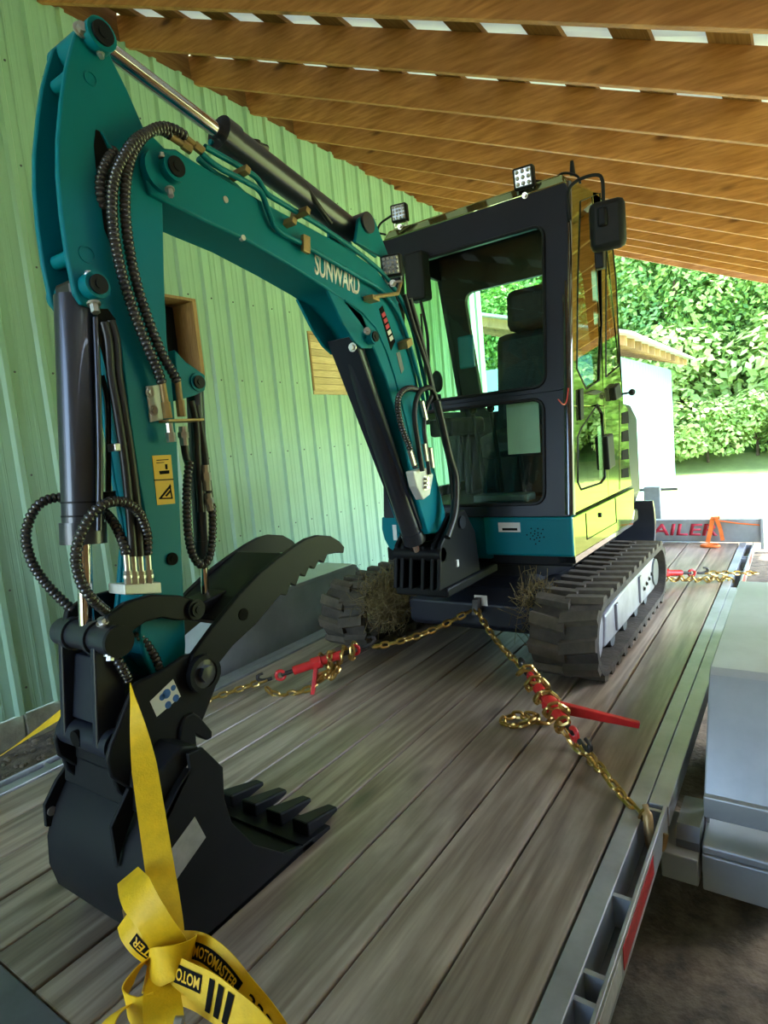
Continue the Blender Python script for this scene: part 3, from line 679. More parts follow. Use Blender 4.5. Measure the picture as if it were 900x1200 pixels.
def patch(nx_=24): # flat unit patch for printed blocks
    b = MB(); vs = [(i / nx_, j, 0) for j in (0, 1) for i in range(nx_ + 1)]; return b.add(vs, [(i, i + 1, nx_ + 2 + i, nx_ + 1 + i) for i in range(nx_)])
st = thing('ratchet_strap', (-.95, .5, 0), 'yellow webbing strap with black print knotted in front of the bucket', 'strap')
top = X(154, 812, -1.275); KN = Dp(199, 1110, 1.02)
upc = Vector((0.82, .56, -.09))          # across direction square to the sight line
f1 = ribbon([top + Vector((0, 0, .02)), X(166, 880, -1.17), Dp(183, 990, 1.14), Dp(196, 1075, 1.05), KN], .05, [upc * .5 + Vector((.3, -.6, .3)), upc, upc, upc, upc])
ribbon_mesh(f1, [.018 + .032 * min(1, i / 12) for i in range(len(f1))]).build('webbing', 'yellow_web', st, 60)
# turns of the knot
IR, IU = right.copy(), -down
fk = ribbon([Dp(150, 1026, 1.09), Dp(158, 1043, 1.02), Dp(172, 1066, .985), Dp(188, 1092, .98), Dp(203, 1116, 1.0)], .05, [IR * .85 + IU * .5, IR * .82 + IU * .55, IR * .8 + IU * .58, IR * .8 + IU * .58, IR * .8 + IU * .58])
ribbon_mesh(fk, [.040 + .016 * min(1, i / 12) for i in range(len(fk))]).build('webbing', 'yellow_web', st, 60)
fk2 = ribbon([Dp(146, 1076, 1.03), Dp(152, 1094, 1.0), Dp(165, 1111, .99), Dp(186, 1126, 1.0)], .045, [IR * .7 + IU * .7] * 4)
ribbon_mesh(fk2, .034).build('webbing', 'yellow_web', st, 60)
fk3 = ribbon([Dp(150, 1058, 1.06), Dp(158, 1084, 1.03), Dp(180, 1110, 1.02)], .045, [IR * .7 + IU * .7] * 3)
ribbon_mesh(fk3, .03).build('webbing', 'web_shade', st, 60)
# collar wrapped round the strap
fc = ribbon([Dp(172, 1141, 1.03), Dp(173, 1137, .985), Dp(184, 1133, .958), Dp(200, 1128, .95), Dp(214, 1123, .958), Dp(224, 1119, .985), Dp(225, 1118, 1.03)], .05, [IU + IR * .2] * 7)
ribbon_mesh(fc, .054).build('webbing', 'yellow_web', st, 60)
# loop going right, printed face to the camera
fl_ = ribbon([Dp(205, 1108, 1.03), Dp(235, 1112, .99), Dp(262, 1132, .95), Dp(288, 1165, .92), Dp(310, 1192, .90), Dp(330, 1225, .88), Dp(334, 1262, .87)], .05, [Vector((.35, .35, .85)), Vector((.42, .4, .8)), Vector((.5, .45, .72)), Vector((.6, .5, .6)), Vector((.6, .5, .6)), Vector((.6, .5, .6)), Vector((.6, .5, .6))])
ribbon_mesh(fl_, .044).build('webbing', 'yellow_web', st, 60)
f3 = ribbon([Dp(188, 1140, .985), Dp(212, 1150, .94), Dp(238, 1162, .91), Dp(265, 1180, .88), Dp(295, 1205, .86), Dp(320, 1238, .855), Dp(334, 1264, .868)], .05, [Vector((.42, .35, .82))] * 6 + [Vector((.6, .5, .6))])
ribbon_mesh(f3, .058).build('webbing', 'yellow_web', st, 60)
AN = Vector((-.74, .10, .03))
f4 = ribbon([Dp(196, 1140, .985), Dp(190, 1165, .93), Dp(192, 1195, .88), Dp(196, 1240, .85), Dp(190, 1300, .83), AN + Vector((0, .02, .05)), AN], .05, [upc] * 7)
ribbon_mesh(f4, .055).build('webbing', 'yellow_web', st, 60)
f5 = ribbon([Dp(178, 1120, 1.0), Dp(158, 1142, .97), Dp(146, 1165, .95), Dp(158, 1185, .93), Dp(185, 1178, .93)], .05, [Vector((.7, .3, .5)), Vector((.5, -.2, .8)), Vector((.4, -.3, .8)), Vector((.3, .2, .9)), Vector((.2, .2, .9))])
ribbon_mesh(f5, .046).build('webbing', 'yellow_web', st, 60)
f6 = ribbon([Dp(150, 1178, .94), Dp(132, 1192, .91), Dp(122, 1215, .89), Dp(118, 1250, .87)], .05, [Vector((.7, .4, .4))] * 4)
ribbon_mesh(f6, .03).build('webbing', 'yellow_web', st, 60)
# black printed blocks with yellow lettering
def sg_of(fr, i): return 1 if fr[i][2].dot(-fwd) > 0 else -1
def printed(fr, txt, u0, u1, v0, v1):
    s = sg_of(fr, int((u0 + u1) / 2 * (len(fr) - 1))); global k_lift
    k_lift = .0018; pm = patch().mesh('print_block', 'ink', 0); o = ribbon_text(fr, pm, 'ink', st, min(u0, u1), max(u0, u1), min(v0, v1), max(v0, v1), s, 'print_block')
    du = (u1 - u0) * .06; dv = (v1 - v0) * .17; k_lift = .0024; ribbon_text(fr, txt, 'sticker_yellow', st, u0 + du, u1 - du, v0 + dv, v1 - dv, s, 'strap_lettering', offset=.02)
printed(fl_, 'MOTOMASTER', .11, .46, -.016, .008)
printed(f3, 'MOTO', .32, .12, .020, -.004)
printed(fk2, 'STER', .95, .45, .012, -.008)
for k in range(3):
    k_lift = .002; ribbon_text(f3, patch(6).mesh('print_bar', 'ink', 0), 'ink', st, .37 + k * .063, .408 + k * .063, -.020, .022, sg_of(f3, 15), 'print_bar')
k_lift = .0022; ribbon_text(fl_, '333', 'ink', st, .52, .72, -.012, .008, sg_of(fl_, 30), offset=.02)
# the same strap going away to the far deck edge
b0 = X(101, 816, -1.50); e0 = Vector((-2.46, 1.0, -.02))
w0 = X(0, 886, -2.30); w1_ = w0 + (w0 - b0) * .2
f7 = ribbon([b0 + (b0 - w0) * .12, b0, b0.lerp(w0, .5), w0, w1_, Vector((-2.478, w1_.y + .01, -.06))], .05, [Vector((.35, .3, .9)), Vector((.3, .3, .9)), Vector((.2, .75, .6)), Vector((.1, 1, .2)), Vector((0, 1, 0)), Vector((0, 1, 0))])
ribbon_mesh(f7, [.05 - .02 * min(1, i / 30) for i in range(len(f7))]).build('webbing', 'yellow_web', st, 60)
MB().cyl(Dp(205, 1200, .862), Dp(214, 1200, .862), .01, seg=12).build('buckle', 'zinc', st)
MB().tube(spline([AN + Vector((0, 0, .012)), AN, AN + Vector((.006, -.02, -.022)), AN + Vector((.012, -.045, -.026)), AN + Vector((.012, -.06, -.01))], 5), .008, 8).build('strap_hook', 'zinc', st, 60)
# orange hook strap on the front rail
og = thing('orange_strap', (-.62, 5.79, 0), 'orange strap looped over the front rail with its hook on the deck', 'strap')
A_ = Vector((-.635, 5.815, .205)); 
fo = ribbon([Vector((-.635, 5.90, .12)), Vector((-.635, 5.88, .21)), A_, Vector((-.645, 5.76, .12)), Vector((-.665, 5.70, .02))], .03, [Vector((1, 0, 0))] * 5)
ribbon_mesh(fo, .035).build('webbing', 'orange', og, 60)
fo = ribbon([Vector((-.60, 5.90, .12)), Vector((-.60, 5.88, .212)), Vector((-.605, 5.81, .209)), Vector((-.575, 5.77, .13)), Vector((-.555, 5.74, .03))], .03, [Vector((1, 0, 0))] * 5)
ribbon_mesh(fo, .03).build('webbing', 'orange', og, 60)
MB().tube([(-.60, 5.815, .19), (-.45, 5.818, .165), (-.29, 5.815, .15)], .006, 6).build('cord', 'orange', og)
MB().tube(spline([(-.70, 5.60, .012), (-.66, 5.63, .016), (-.60, 5.64, .016), (-.57, 5.60, .012), (-.60, 5.57, .012), (-.67, 5.57, .012), (-.70, 5.60, .012)], 5), .012, 8).build('hook', 'orange', og, 60)

# ================================================================== EXCAVATOR
ex = thing('mini_excavator', (-1.45, 3.25, 0), 'teal and black mini excavator with cab, rubber tracks, thumb and bucket chained on the trailer', 'excavator')
BX = -1.39                                   # centre plane of boom, arm and bucket
# ---------------------------------------------------------------- undercarriage
YF, YR, ZC, RO = 2.615, 3.87, .187, .187     # idler and sprocket centres, height, outer radius over the lugs
def loop_pt(s, r):
    L = YR - YF; per = 2 * L + 2 * PI * r; s = s % per
    if s < L: return (YF + s, ZC + r, 0., 1.)
    s -= L
    if s < PI * r: a = PI / 2 - s / r; return (YR + r * math.cos(a), ZC + r * math.sin(a), math.cos(a), math.sin(a))
    s -= PI * r
    if s < L: return (YR - s, ZC - r, 0., -1.)
    s -= L; a = -PI / 2 - s / r; return (YF + r * math.cos(a), ZC + r * math.sin(a), math.cos(a), math.sin(a))
def lug_mesh(w0, w1, sk):
    # chevron tread block: base on the belt (z = 0), top proud by 22 mm; local x across, y along the belt
    b = MB(); P = []
    for z, k in ((-.004, 1.), (.024, .72)):
        for x, y in ((w0, -.034 * k), (w1, -.034 * k + sk), (w1, .034 * k + sk), (w0, .034 * k)): P.append((x, y, z))
    return b.hexa(P).mesh('tread_lug', 'rubber_dusty', 0)
LUGA, LUGB = lug_mesh(-.145, .012, .03), lug_mesh(-.012, .145, -.03)
def track(x0, x1, outer):
    xc = (x0 + x1) / 2; RB = RO - .024; L = YR - YF; per = 2 * L + 2 * PI * RB; n = 120; vs = []; fs = []
    for i in range(n):
        for r, xx in ((RB, x0 + .004), (RB, x1 - .004), (RB - .028, x1 - .004), (RB - .028, x0 + .004)):
            y, z, ny, nz_ = loop_pt(i / n * per, RB); d = RB - r; vs.append((xx, y - ny * d, z - nz_ * d))
    for i in range(n):
        j = (i + 1) % n
        for k in range(4): fs.append((4 * i + k, 4 * i + (k + 1) % 4, 4 * j + (k + 1) % 4, 4 * j + k))
    t = MB().add(vs, fs).build('track', 'rubber', ex, 50)
    m = 30
    for i in range(m):
        for me, off in ((LUGA, 0.), (LUGB, .5)):
            y, z, ny, nz_ = loop_pt((i + off) / m * per, RB); nrm = Vector((0, ny, nz_)); tg = Vector((0, nz_, -ny)); 
            o = link('tread_lug', me, t); o.matrix_basis = Matrix.Translation((xc, y, z)) @ Matrix((Vector((-1, 0, 0)), -tg, nrm)).transposed().to_4x4()
    # frame, idler, sprocket, rollers
    sx = 1 if outer > 0 else -1; xo = (x1 if outer > 0 else x0) - sx * .045; xi = (x0 if outer > 0 else x1) + sx * .05
    a, c = sorted((xo, xi))
    f = MB().prism([(YF + .10, .10), (YR - .02, .085), (YR + .06, .12), (YR + .06, .26), (YR - .05, .285), (YF + .42, .27), (YF + .14, .245)], a, c).build('track_frame', 'track_frame_grey', t, 0, .012)
    MB().box(*sorted((xo, xo + sx * .012)), YF + .3, YF + .34, .12, .25).build('frame_rib', 'track_frame_grey', f, 0, .003)
    MB().box(*sorted((xo, xo + sx * .012)), YF + .82, YF + .86, .11, .26).build('frame_rib', 'track_frame_grey', f, 0, .003)
    for k in range(4): bolt('frame_bolt', f, (xo, YF + .95 + .07 * k, .16 + .012 * k), (sx, 0, 0), .009, .01, 'dark_iron')
    MB().cyl((a + .01, YF, ZC), (c - .01, YF, ZC), .128, seg=32).cyl((a - .004, YF, ZC), (c + .004, YF, ZC), .06, seg=20).build('idler_wheel', 'track_frame_grey', t)
    MB().cyl((a + .02, YR, ZC), (c - .02, YR, ZC), .125, seg=24).cyl((a - .01, YR, ZC), (c + .01, YR, ZC), .08, seg=20).build('drive_sprocket', 'steel_dark', t)
    for k in range(4): MB().cyl((a + .01, YF + .28 + k * .25, .095), (c - .01, YF + .28 + k * .25, .095), .046, seg=16).build('roller', 'steel_dark', t)
    return t
track(-1.0, -.70, 1); track(-2.2, -1.9, -1)
cf = MB().hexa([(-1.92, 2.80, .17), (-.98, 2.80, .17), (-.98, 3.8, .17), (-1.92, 3.8, .17), (-1.75, 2.86, .36), (-1.15, 2.86, .36), (-1.15, 3.7, .36), (-1.75, 3.7, .36)])
cf.build('centre_frame', 'navy_black', ex, 0, .015)
MB().prism([(2.56, .20), (2.60, .17), (2.85, .17), (2.85, .37), (2.66, .37), (2.56, .31)], -1.68, -.99).build('front_cross_beam', 'navy_black', ex, 0, .01)
MB().box(-1.97, -.93, 3.0, 3.14, .2, .33).box(-1.97, -.93, 3.45, 3.6, .2, .33).build('axle_beam', 'black_paint', ex, 0, .01)
MB().cyl((-1.42, 3.25, .34), (-1.42, 3.25, .53), .36, seg=40).build('slew_ring', 'black_paint', ex)
tl_ = MB().prism([(2.50, .27), (2.58, .27), (2.58, .345), (2.52, .345)], -1.296, -1.264).build('tow_eye', 'dark_iron', ex, 0, .004)
MB().box(-1.30, -1.235, 2.553, 2.557, .305, .355).build('tow_eye_label', 'sticker_white', tl_, 0)
bl = MB().prism([(4.36, .27), (4.40, .27), (4.44, .33), (4.45, .41), (4.43, .49), (4.39, .56), (4.36, .56), (4.40, .48), (4.41, .41), (4.40, .33)], -2.06, -.83).build('dozer_blade', 'cyl_grey', ex, 30, .003)
for x in (-1.75, -1.1): MB().bar((x, 3.8, .27), (x, 4.4, .38), .08, .09).build('blade_arm', 'black_paint', ex, 0, .006)

# ---------------------------------------------------------------- house
def fe(z): return 2.66 + .15 * (z - .72)
def re(z): return 3.85 - .226 * (z - .70)
MB().box(-1.9, -.87, 2.72, 4.1, .47, .545).build('house_floor', 'black_paint', ex, 0, .01)
sk = MB().prism([(2.665, .528), (3.77, .505), (3.85, .56), (3.875, .705), (2.665, .712)], -.90, -.84).build('side_skirt', 'lime_reflect_skirt', ex, 0, .006)
MB().tube([(-.839, 2.86, .70), (-.839, 2.86, .575), (-.839, 3.42, .565), (-.839, 3.42, .70)], .002, 5).build('hatch_seam', 'black_paint', sk)
MB().cyl((-.84, 3.10, .655), (-.832, 3.10, .655), .012, seg=12).build('hatch_lock', 'black_paint', sk)
MB().prism([(2.70, .49), (3.85, .475), (3.93, .56), (3.90, .57), (3.80, .503), (2.70, .53)], -.93, -.85).build('skirt_bumper', 'gloss_black', ex, 20, .004)
fp = MB().box(-1.275, -.842, 2.655, 2.72, .53, .715).build('front_panel', 'teal', ex, 0, .012)
MB().box(-1.44, -1.26, 2.70, 2.76, .5, .715).build('front_panel_recess', 'teal', ex, 0, .01)
MB().box(-1.195, -1.085, 2.6535, 2.6555, .645, .69).build('data_plate', 'sticker_white', fp, 0)
MB().box(-1.175, -1.10, 2.652, 2.654, .652, .664).build('data_plate_print', 'ink', fp, 0)
dots = MB()
for k in range(18):
    a = k * 2.4; r = .008 + .0022 * k; dots.cyl((-1.01 + r * math.cos(a), 2.6535, .63 + r * math.sin(a)), (-1.01 + r * math.cos(a), 2.657, .63 + r * math.sin(a)), .0035, seg=8)
dots.build('speaker_hole_shade', 'ink', fp)  # dark dots painting the shade of small holes in the panel
lobe = [Yp(u, v, 2.66) for u, v in ((447, 606), (486, 606), (486, 641), (476, 646), (465, 648), (456, 643), (450, 632), (447, 620))]
lb = MB().extrude(lobe, (0, .3, 0)).build('front_lobe', 'teal', ex, 30, .008)
pa, pb = Yp(460, 615, 2.6585), Yp(466, 633, 2.6585)
MB().box(pa.x, pb.x, 2.655, 2.659, pb.z, pa.z).build('lobe_label', 'sticker_white', lb, 0)
for k in range(3):
    q = Yp(469, 617 + 7 * k, 2.655); MB().cyl((q.x, 2.655, q.z), (q.x, 2.66, q.z), .011, seg=10).build('lobe_mark', 'ink', lb)
hood = MB().box(-2.0, -.865, 3.62, 4.28, .54, 1.24).build('engine_hood', 'navy_black', ex, 30, .12)
MB().box(-1.95, -.9, 3.9, 4.33, .50, .80).build('counterweight', 'black_paint', ex, 30, .12)

# ---------------------------------------------------------------- cab
cab = link('cab', MB().box(-1.84, -.875, 2.70, 3.62, .715, .76).mesh('cab', 'plastic_black', 0), ex)
def ring(outer, inner, fn, d, seg=1):
    """frame between two outlines of equal count; fn maps 2D to 3D, d is the thickness vector"""
    n = len(outer); vs = [fn(*p) for p in outer] + [fn(*p) for p in inner]; d = Vector(d); vs = [Vector(v) for v in vs]; vs = vs + [v + d for v in vs]; fs = []
    for i in range(n):
        j = (i + 1) % n
        fs += [(i, j, n + j, n + i), (2 * n + j, 2 * n + i, 3 * n + i, 3 * n + j), (j, i, 2 * n + i, 2 * n + j), (n + i, n + j, 3 * n + j, 3 * n + i)]
    return MB().add(vs, fs)
def rrect(x0, x1, z0, z1, r, n=5):
    out = []
    for cx, cz, a0 in ((x1 - r, z1 - r, 0), (x0 + r, z1 - r, PI / 2), (x0 + r, z0 + r, PI), (x1 - r, z0 + r, 1.5 * PI)):
        for k in range(n): a = a0 + PI / 2 * k / (n - 1); out.append((cx + r * math.cos(a), cz + r * math.sin(a)))
    return out
fF = lambda x, z: (x, fe(z), z)
CL, CR = -1.86, -.845
up_in = rrect(-1.74, -.955, 1.305, 2.035, .05); lo_in = rrect(-1.74, -.965, .775, 1.25, .05)
ring(rrect(CL, CR, 1.278, 2.21, .045), up_in, fF, (0, .05, 0)).build('front_frame', 'navy_black', cab, 40, .006)
ring(rrect(CL, CR, .715, 1.278, .012), lo_in, fF, (0, .05, 0)).build('front_frame', 'navy_black', cab, 40, .006)
# raised gasket rims
for inn in (up_in, lo_in): MB().tube([Vector(fF(*p)) + Vector((0, -.004, 0)) for p in inn], .008, 6, closed=True).build('window_gasket', 'plastic_black', cab, 60)
def pane(outline, fn, name, m='cab_glass', off=(0, .02, 0)):
    P = [Vector(fn(*p)) + Vector(off) for p in outline]; o = MB().add(P, [tuple(range(len(P)))]).build(name, m, cab, 0); return o
pane(up_in, fF, 'windshield'); pane(lo_in, fF, 'lower_windshield')
# right pillar post, rounded and glossy
MB().tube([(CR - .012, fe(.72) + .02, .72), (CR - .012, fe(1.5) + .02, 1.5), (CR - .012, fe(2.2) + .03, 2.2)], .024, 14).build('corner_post', 'gloss_black', cab, 60)
# side facing the camera: door with two panes and rear quarter
fS = lambda y, z: (CR, y, z)
w1 = XP([(680, 236), (703, 226), (705, 380), (702, 446), (687, 456), (676, 432), (677, 330)], CR)
o1 = [(fe(2.2) + .01, 2.2), (3.305, 2.265), (3.305, 1.6), (3.305, 1.2), (3.03, 1.2), (fe(1.2), 1.2), (fe(1.7), 1.7)]
door = ring(o1, w1, fS, (-.03, 0, 0)).build('door_frame', 'lime_reflect_body', cab, 30, .002)
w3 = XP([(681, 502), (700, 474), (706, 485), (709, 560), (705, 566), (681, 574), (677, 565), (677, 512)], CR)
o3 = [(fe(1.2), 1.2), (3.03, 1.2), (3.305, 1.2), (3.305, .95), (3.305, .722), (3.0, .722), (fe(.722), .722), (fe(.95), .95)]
ring(o3, w3, fS, (-.03, 0, 0)).build('door_panel', 'lime_reflect_body', cab, 30, .002)
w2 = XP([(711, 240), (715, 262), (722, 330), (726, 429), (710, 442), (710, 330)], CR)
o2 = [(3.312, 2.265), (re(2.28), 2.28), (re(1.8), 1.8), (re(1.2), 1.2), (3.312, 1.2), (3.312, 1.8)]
ring(o2, w2, fS, (-.03, 0, 0)).build('quarter_frame', 'lime_reflect_body', cab, 30, .002)
for wn, nm in ((w1, 'door_window'), (w2, 'quarter_window'), (w3, 'door_lower_window')):
    pane(wn, fS, nm, 'side_glass', (-.004, 0, 0))
    MB().tube([Vector(fS(*p)) + Vector((.001, 0, 0)) for p in wn], .0035, 5, closed=True).build('window_gasket', 'plastic_black', cab, 60)
MB().prism([(3.312, .722), (re(.722), .722), (re(1.2), 1.2), (3.312, 1.2)], CR - .03, CR).build('rear_side_panel', 'lime_reflect_body', cab, 0, .002)
# grille with louvres
gp = XP([(726, 469), (735, 479), (738, 566), (726, 574)], CR)
MB().prism(gp, CR - .004, CR + .003).build('grille', 'lime_reflect_body', cab, 0, .001)
for k in range(4):
    q = [X(728, 484 + 22 * k, CR), X(735, 482 + 22 * k, CR), X(736, 496 + 21 * k, CR), X(728, 497 + 21 * k, CR)]
    MB().prism([(p.y, p.z) for p in q], CR + .001, CR + .006).build('louvre', 'ink', cab, 0)
# handles and latches
def slab(pts, x0, x1, name, m, bv=.003): return MB().prism(XP(pts, CR), x0, x1).build(name, m, cab, 0, bv)
slab([(705, 512), (712, 508), (715, 546), (708, 551)], CR, CR + .03, 'door_handle', 'plastic_black', .008)
slab([(677, 457), (681, 455), (681.5, 491), (678, 493)], CR, CR + .012, 'grab_slot', 'plastic_black')
slab([(685, 461), (695, 457), (704, 459), (696, 463)], CR, CR + .015, 'door_latch', 'plastic_black')
slab([(714, 455), (720, 449), (723, 466), (716, 470)], CR, CR + .03, 'rear_latch', 'plastic_black', .006)
kp = X(722, 463, CR); MB().cyl(kp, kp + Vector((.075, .02, .006)), .006, seg=10).sphere(kp + Vector((.08, .02, .006)), .019).build('latch_knob', 'plastic_black', cab, 60)
MB().tube(spline([X(666, 455, -.83), X(664, 470, -.825), X(660, 474, -.82), X(654, 468, -.83)], 6), .0025, 6).build('red_cord', 'red_paint', cab)
# far side, rear, roof
fL = lambda y, z: (CL, y, z)
fu = [(2.95, 2.08), (3.49, 2.08), (3.66, 1.27), (2.84, 1.27)]; fl2 = [(2.82, 1.20), (3.57, 1.20), (3.60, .82), (2.78, .82)]
ring([(fe(2.2), 2.2), (re(2.25), 2.25), (re(1.235), 1.235), (fe(1.235), 1.235)], fu, fL, (.03, 0, 0)).build('far_side_frame', 'navy_black', cab, 0, .005)
ring([(fe(1.235), 1.235), (re(1.235), 1.235), (re(.75), .75), (fe(.75), .75)], fl2, fL, (.03, 0, 0)).build('far_side_frame', 'navy_black', cab, 0, .005)
pane(fu, fL, 'far_side_window', 'cab_glass', (.015, 0, 0)); pane(fl2, fL, 'far_side_window', 'cab_glass', (.015, 0, 0))
fR = lambda x, z: (x, re(z) - .05, z)
rin = rrect(-1.70, -.98, 1.25, 1.98, .06)
ring(rrect(CL, CR - .03, .75, 2.26, .02), rin, fR, (0, .04, 0)).build('rear_frame', 'navy_black', cab, 30, .004)
pane(rin, fR, 'rear_window', 'cab_glass', (0, .02, 0))
rf = MB().hexa([(CL + .01, 2.875, 2.19), (CR - .0, 2.875, 2.19), (CR - .0, 3.50, 2.275), (CL + .01, 3.50, 2.275), (CL + .04, 2.90, 2.245), (CR - .03, 2.90, 2.245), (CR - .03, 3.48, 2.325), (CL + .04, 3.48, 2.325)]).build('cab_roof', 'lime_reflect_body', cab, 30, .012)
MB().hexa([(CL + .05, 2.95, 2.165), (CR - .05, 2.95, 2.165), (CR - .05, 3.45, 2.235), (CL + .05, 3.45, 2.235), (CL + .05, 2.95, 2.185), (CR - .05, 2.95, 2.185), (CR - .05, 3.45, 2.27), (CL + .05, 3.45, 2.27)]).build('headliner', 'seat_black', cab, 0)
# interior: seat, consoles, levers
MB().obox((-1.25, 3.28, 1.06), Vector((1, 0, 0)), Vector((0, 1, .12)).normalized(), Vector((0, -.12, 1)).normalized(), .46, .42, .14).build('seat_cushion', 'seat_black', cab, 30, .05)
MB().obox((-1.25, 3.42, 1.40), Vector((1, 0, 0)), Vector((0, 1, -.15)).normalized(), Vector((0, .15, 1)).normalized(), .44, .13, .56).build('seat_back', 'seat_black', cab, 30, .055)
MB().obox((-1.25, 3.42, 1.79), Vector((1, 0, 0)), Vector((0, 1, -.1)).normalized(), Vector((0, .1, 1)).normalized(), .27, .11, .24).build('headrest', 'seat_black', cab, 30, .05)
MB().box(-1.40, -1.10, 3.1, 3.5, .76, 1.0).build('seat_pedestal', 'plastic_black', cab, 0, .02)
for x in (-1.66, -.98): MB().box(x - .07, x + .07, 3.0, 3.45, 1.12, 1.22).box(x - .03, x + .03, 3.3, 3.44, .76, 1.12).build('console', 'plastic_black', cab, 0, .02)
for x, y in ((-1.68, 3.08), (-.97, 3.08)):
    MB().tube([(x, y, 1.2), (x, y - .02, 1.36)], .012, 8).sphere((x, y - .025, 1.43), .032, 12, 8, (1, 1, 1.9)).build('control_lever', 'plastic_black', cab, 60)
for x in (-1.40, -1.30, -1.18): MB().tube([(x, 2.98, .75), (x, 2.96, .95), (x, 2.90, 1.22)], .011, 8).sphere((x, 2.90, 1.24), .02).build('travel_lever', 'plastic_black', cab, 60)
MB().box(-1.42, -1.12, 2.86, 2.98, .76, .80).build('foot_pedal', 'steel_dark', cab, 0, .01)
q0_, q1_ = Yp(536, 395, 3.46), Yp(557, 430, 3.46); MB().box(q0_.x, q1_.x, 3.45, 3.475, q1_.z, q0_.z).build('rear_panel_screen', 'screen_blue', cab, 0, .012)
q0_, q1_ = Yp(592, 470, 2.79), Yp(634, 530, 2.79); MB().hexa([(q0_.x, 2.782, q1_.z), (q1_.x, 2.782, q1_.z), (q1_.x, 2.784, q1_.z), (q0_.x, 2.784, q1_.z), (q0_.x, 2.80, q0_.z), (q1_.x, 2.80, q0_.z), (q1_.x, 2.802, q0_.z), (q0_.x, 2.802, q0_.z)]).build('paper_sheet', 'paper', cab, 0)
MB().box(-1.66, -1.55, 2.76, 2.85, 1.82, 2.06).build('junction_box', 'plastic_black', cab, 0, .015)
MB().tube(spline([(-1.56, 2.76, 1.5), (-1.57, 2.79, 1.65), (-1.6, 2.80, 1.84)], 5), .008, 6).tube([(-1.585, 2.757, 1.3), (-1.585, 2.77, 1.75)], .006, 6).build('wiper_arm', 'plastic_black', cab, 60)
# mirror on its looped bracket
mc = Yp(712, 264, 2.88)
mir = MB().obox(mc, Vector((1, .12, 0)).normalized(), Vector((-.12, 1, 0)).normalized(), Vector((0, 0, 1)), .15, .06, .21).build('mirror', 'plastic_black', cab, 30, .028)
MB().obox(mc + Vector((-.012, -.036, .03)), Vector((1, .12, 0)).normalized(), Vector((-.12, 1, 0)).normalized(), Vector((0, 0, 1)), .04, .03, .08).build('mirror_clamp', 'black_paint', mir, 30, .01)
MB().tube(spline([Yp(668, 258, 2.86), Yp(666, 226, 2.86), Yp(676, 212, 2.86), Yp(698, 205, 2.87), Yp(706, 212, 2.88), Yp(707, 240, 2.89)], 6), .008, 8).build('mirror_bracket', 'plastic_black', mir, 60)
q0_ = Yp(703, 302, 2.92); MB().box(q0_.x - .02, q0_.x + .02, 2.9, 2.94, q0_.z - .05, q0_.z + .09).build('mirror_base', 'plastic_black', mir, 0, .006)
# work lamps
def lamp(c, facing, size, name, parent, dots_n=4):
    c = Vector(c); n = Vector(facing).normalized(); u = n.cross(Vector((0, 0, 1))).normalized(); v = u.cross(n)
    o = MB().obox(c + n * -.022, u, n, v, size, .05, size).build(name, 'plastic_black', parent, 30, .008)
    MB().obox(c + n * .004, u, n, v, size * .80, .006, size * .80).build('lamp_lens', 'led_lens', o, 0, .003)
    b = MB(); r = size * .8 / dots_n
    for i in range(dots_n):
        for j in range(dots_n): p = c + n * .008 + u * ((i - (dots_n - 1) / 2) * r) + v * ((j - (dots_n - 1) / 2) * r); b.sphere(p, r * .36, 8, 5)
    b.build('led', 'zinc', o, 60)
    MB().tube([c - n * .02 - u * size * .38 - v * size * .5, c - n * .02 - u * size * .38 - v * size * .72, c - n * .02 + u * size * .38 - v * size * .72, c - n * .02 + u * size * .38 - v * size * .5], .005, 6).build('lamp_bracket', 'zinc', o)
    bolt('lamp_bolt', o, c - n * .0 - v * size * .8, n, .009, .02)
    return o
lamp(Yp(613, 208, 2.86), (.1, -1, -.15), .096, 'work_lamp', cab, 3)
lamp(Yp(467, 249, 2.86), (.25, -1, -.1), .088, 'work_lamp', cab, 4)
MB().tube(spline([Yp(460, 252, 2.9), Yp(446, 262, 2.9), Yp(443, 272, 2.9), Yp(452, 275, 2.9)], 6), .006, 6).build('lamp_cable', 'plastic_black', cab, 60)
MB().tube(spline([Yp(628, 212, 2.93), Yp(645, 212, 2.93), Yp(660, 203, 2.93), Yp(676, 206, 2.93), Yp(680, 215, 2.93)], 6), .006, 6).build('lamp_cable', 'plastic_black', cab, 60)
q = Yp(671, 205, 2.95); MB().cyl(q, q + Vector((0, 0, .06)), .014, .008, seg=10).build('antenna', 'plastic_black', cab)

# ---------------------------------------------------------------- boom
BN, BF = -1.315, -1.465
boom_px = [(170, 202), (176, 182), (190, 173), (206, 174), (224, 186), (254, 204), (326, 246), (400, 286), (440, 314), (462, 342), (476, 382), (488, 440), (502, 520), (522, 600), (522, 622), (502, 626), (488, 580), (468, 498), (452, 442), (438, 408), (422, 380), (400, 351), (380, 336), (340, 311), (288, 281), (240, 259), (196, 237), (176, 226)]
boom = MB().prism(XP(boom_px, BN), BF, BN).build('boom', 'teal', ex, 25, .006)
def xc(u, v, x, x0, x1, r, name, m, parent, seg=22): p = X(u, v, x); return MB().cyl((x0, p.y, p.z), (x1, p.y, p.z), r, seg=seg).build(name, m, parent)
def pin(u, v, x, x0, x1, r, parent, name='pin_boss', m='teal', cap='black_paint'):
    o = xc(u, v, x, x0, x1, r, name, m, parent); p = X(u, v, x)
    MB().cyl((x1, p.y, p.z), (x1 + .006, p.y, p.z), r * .72, seg=20).cyl((x1 + .005, p.y, p.z), (x1 + .009, p.y, p.z), r * .35, seg=14).build('pin_cap', cap, parent); return o
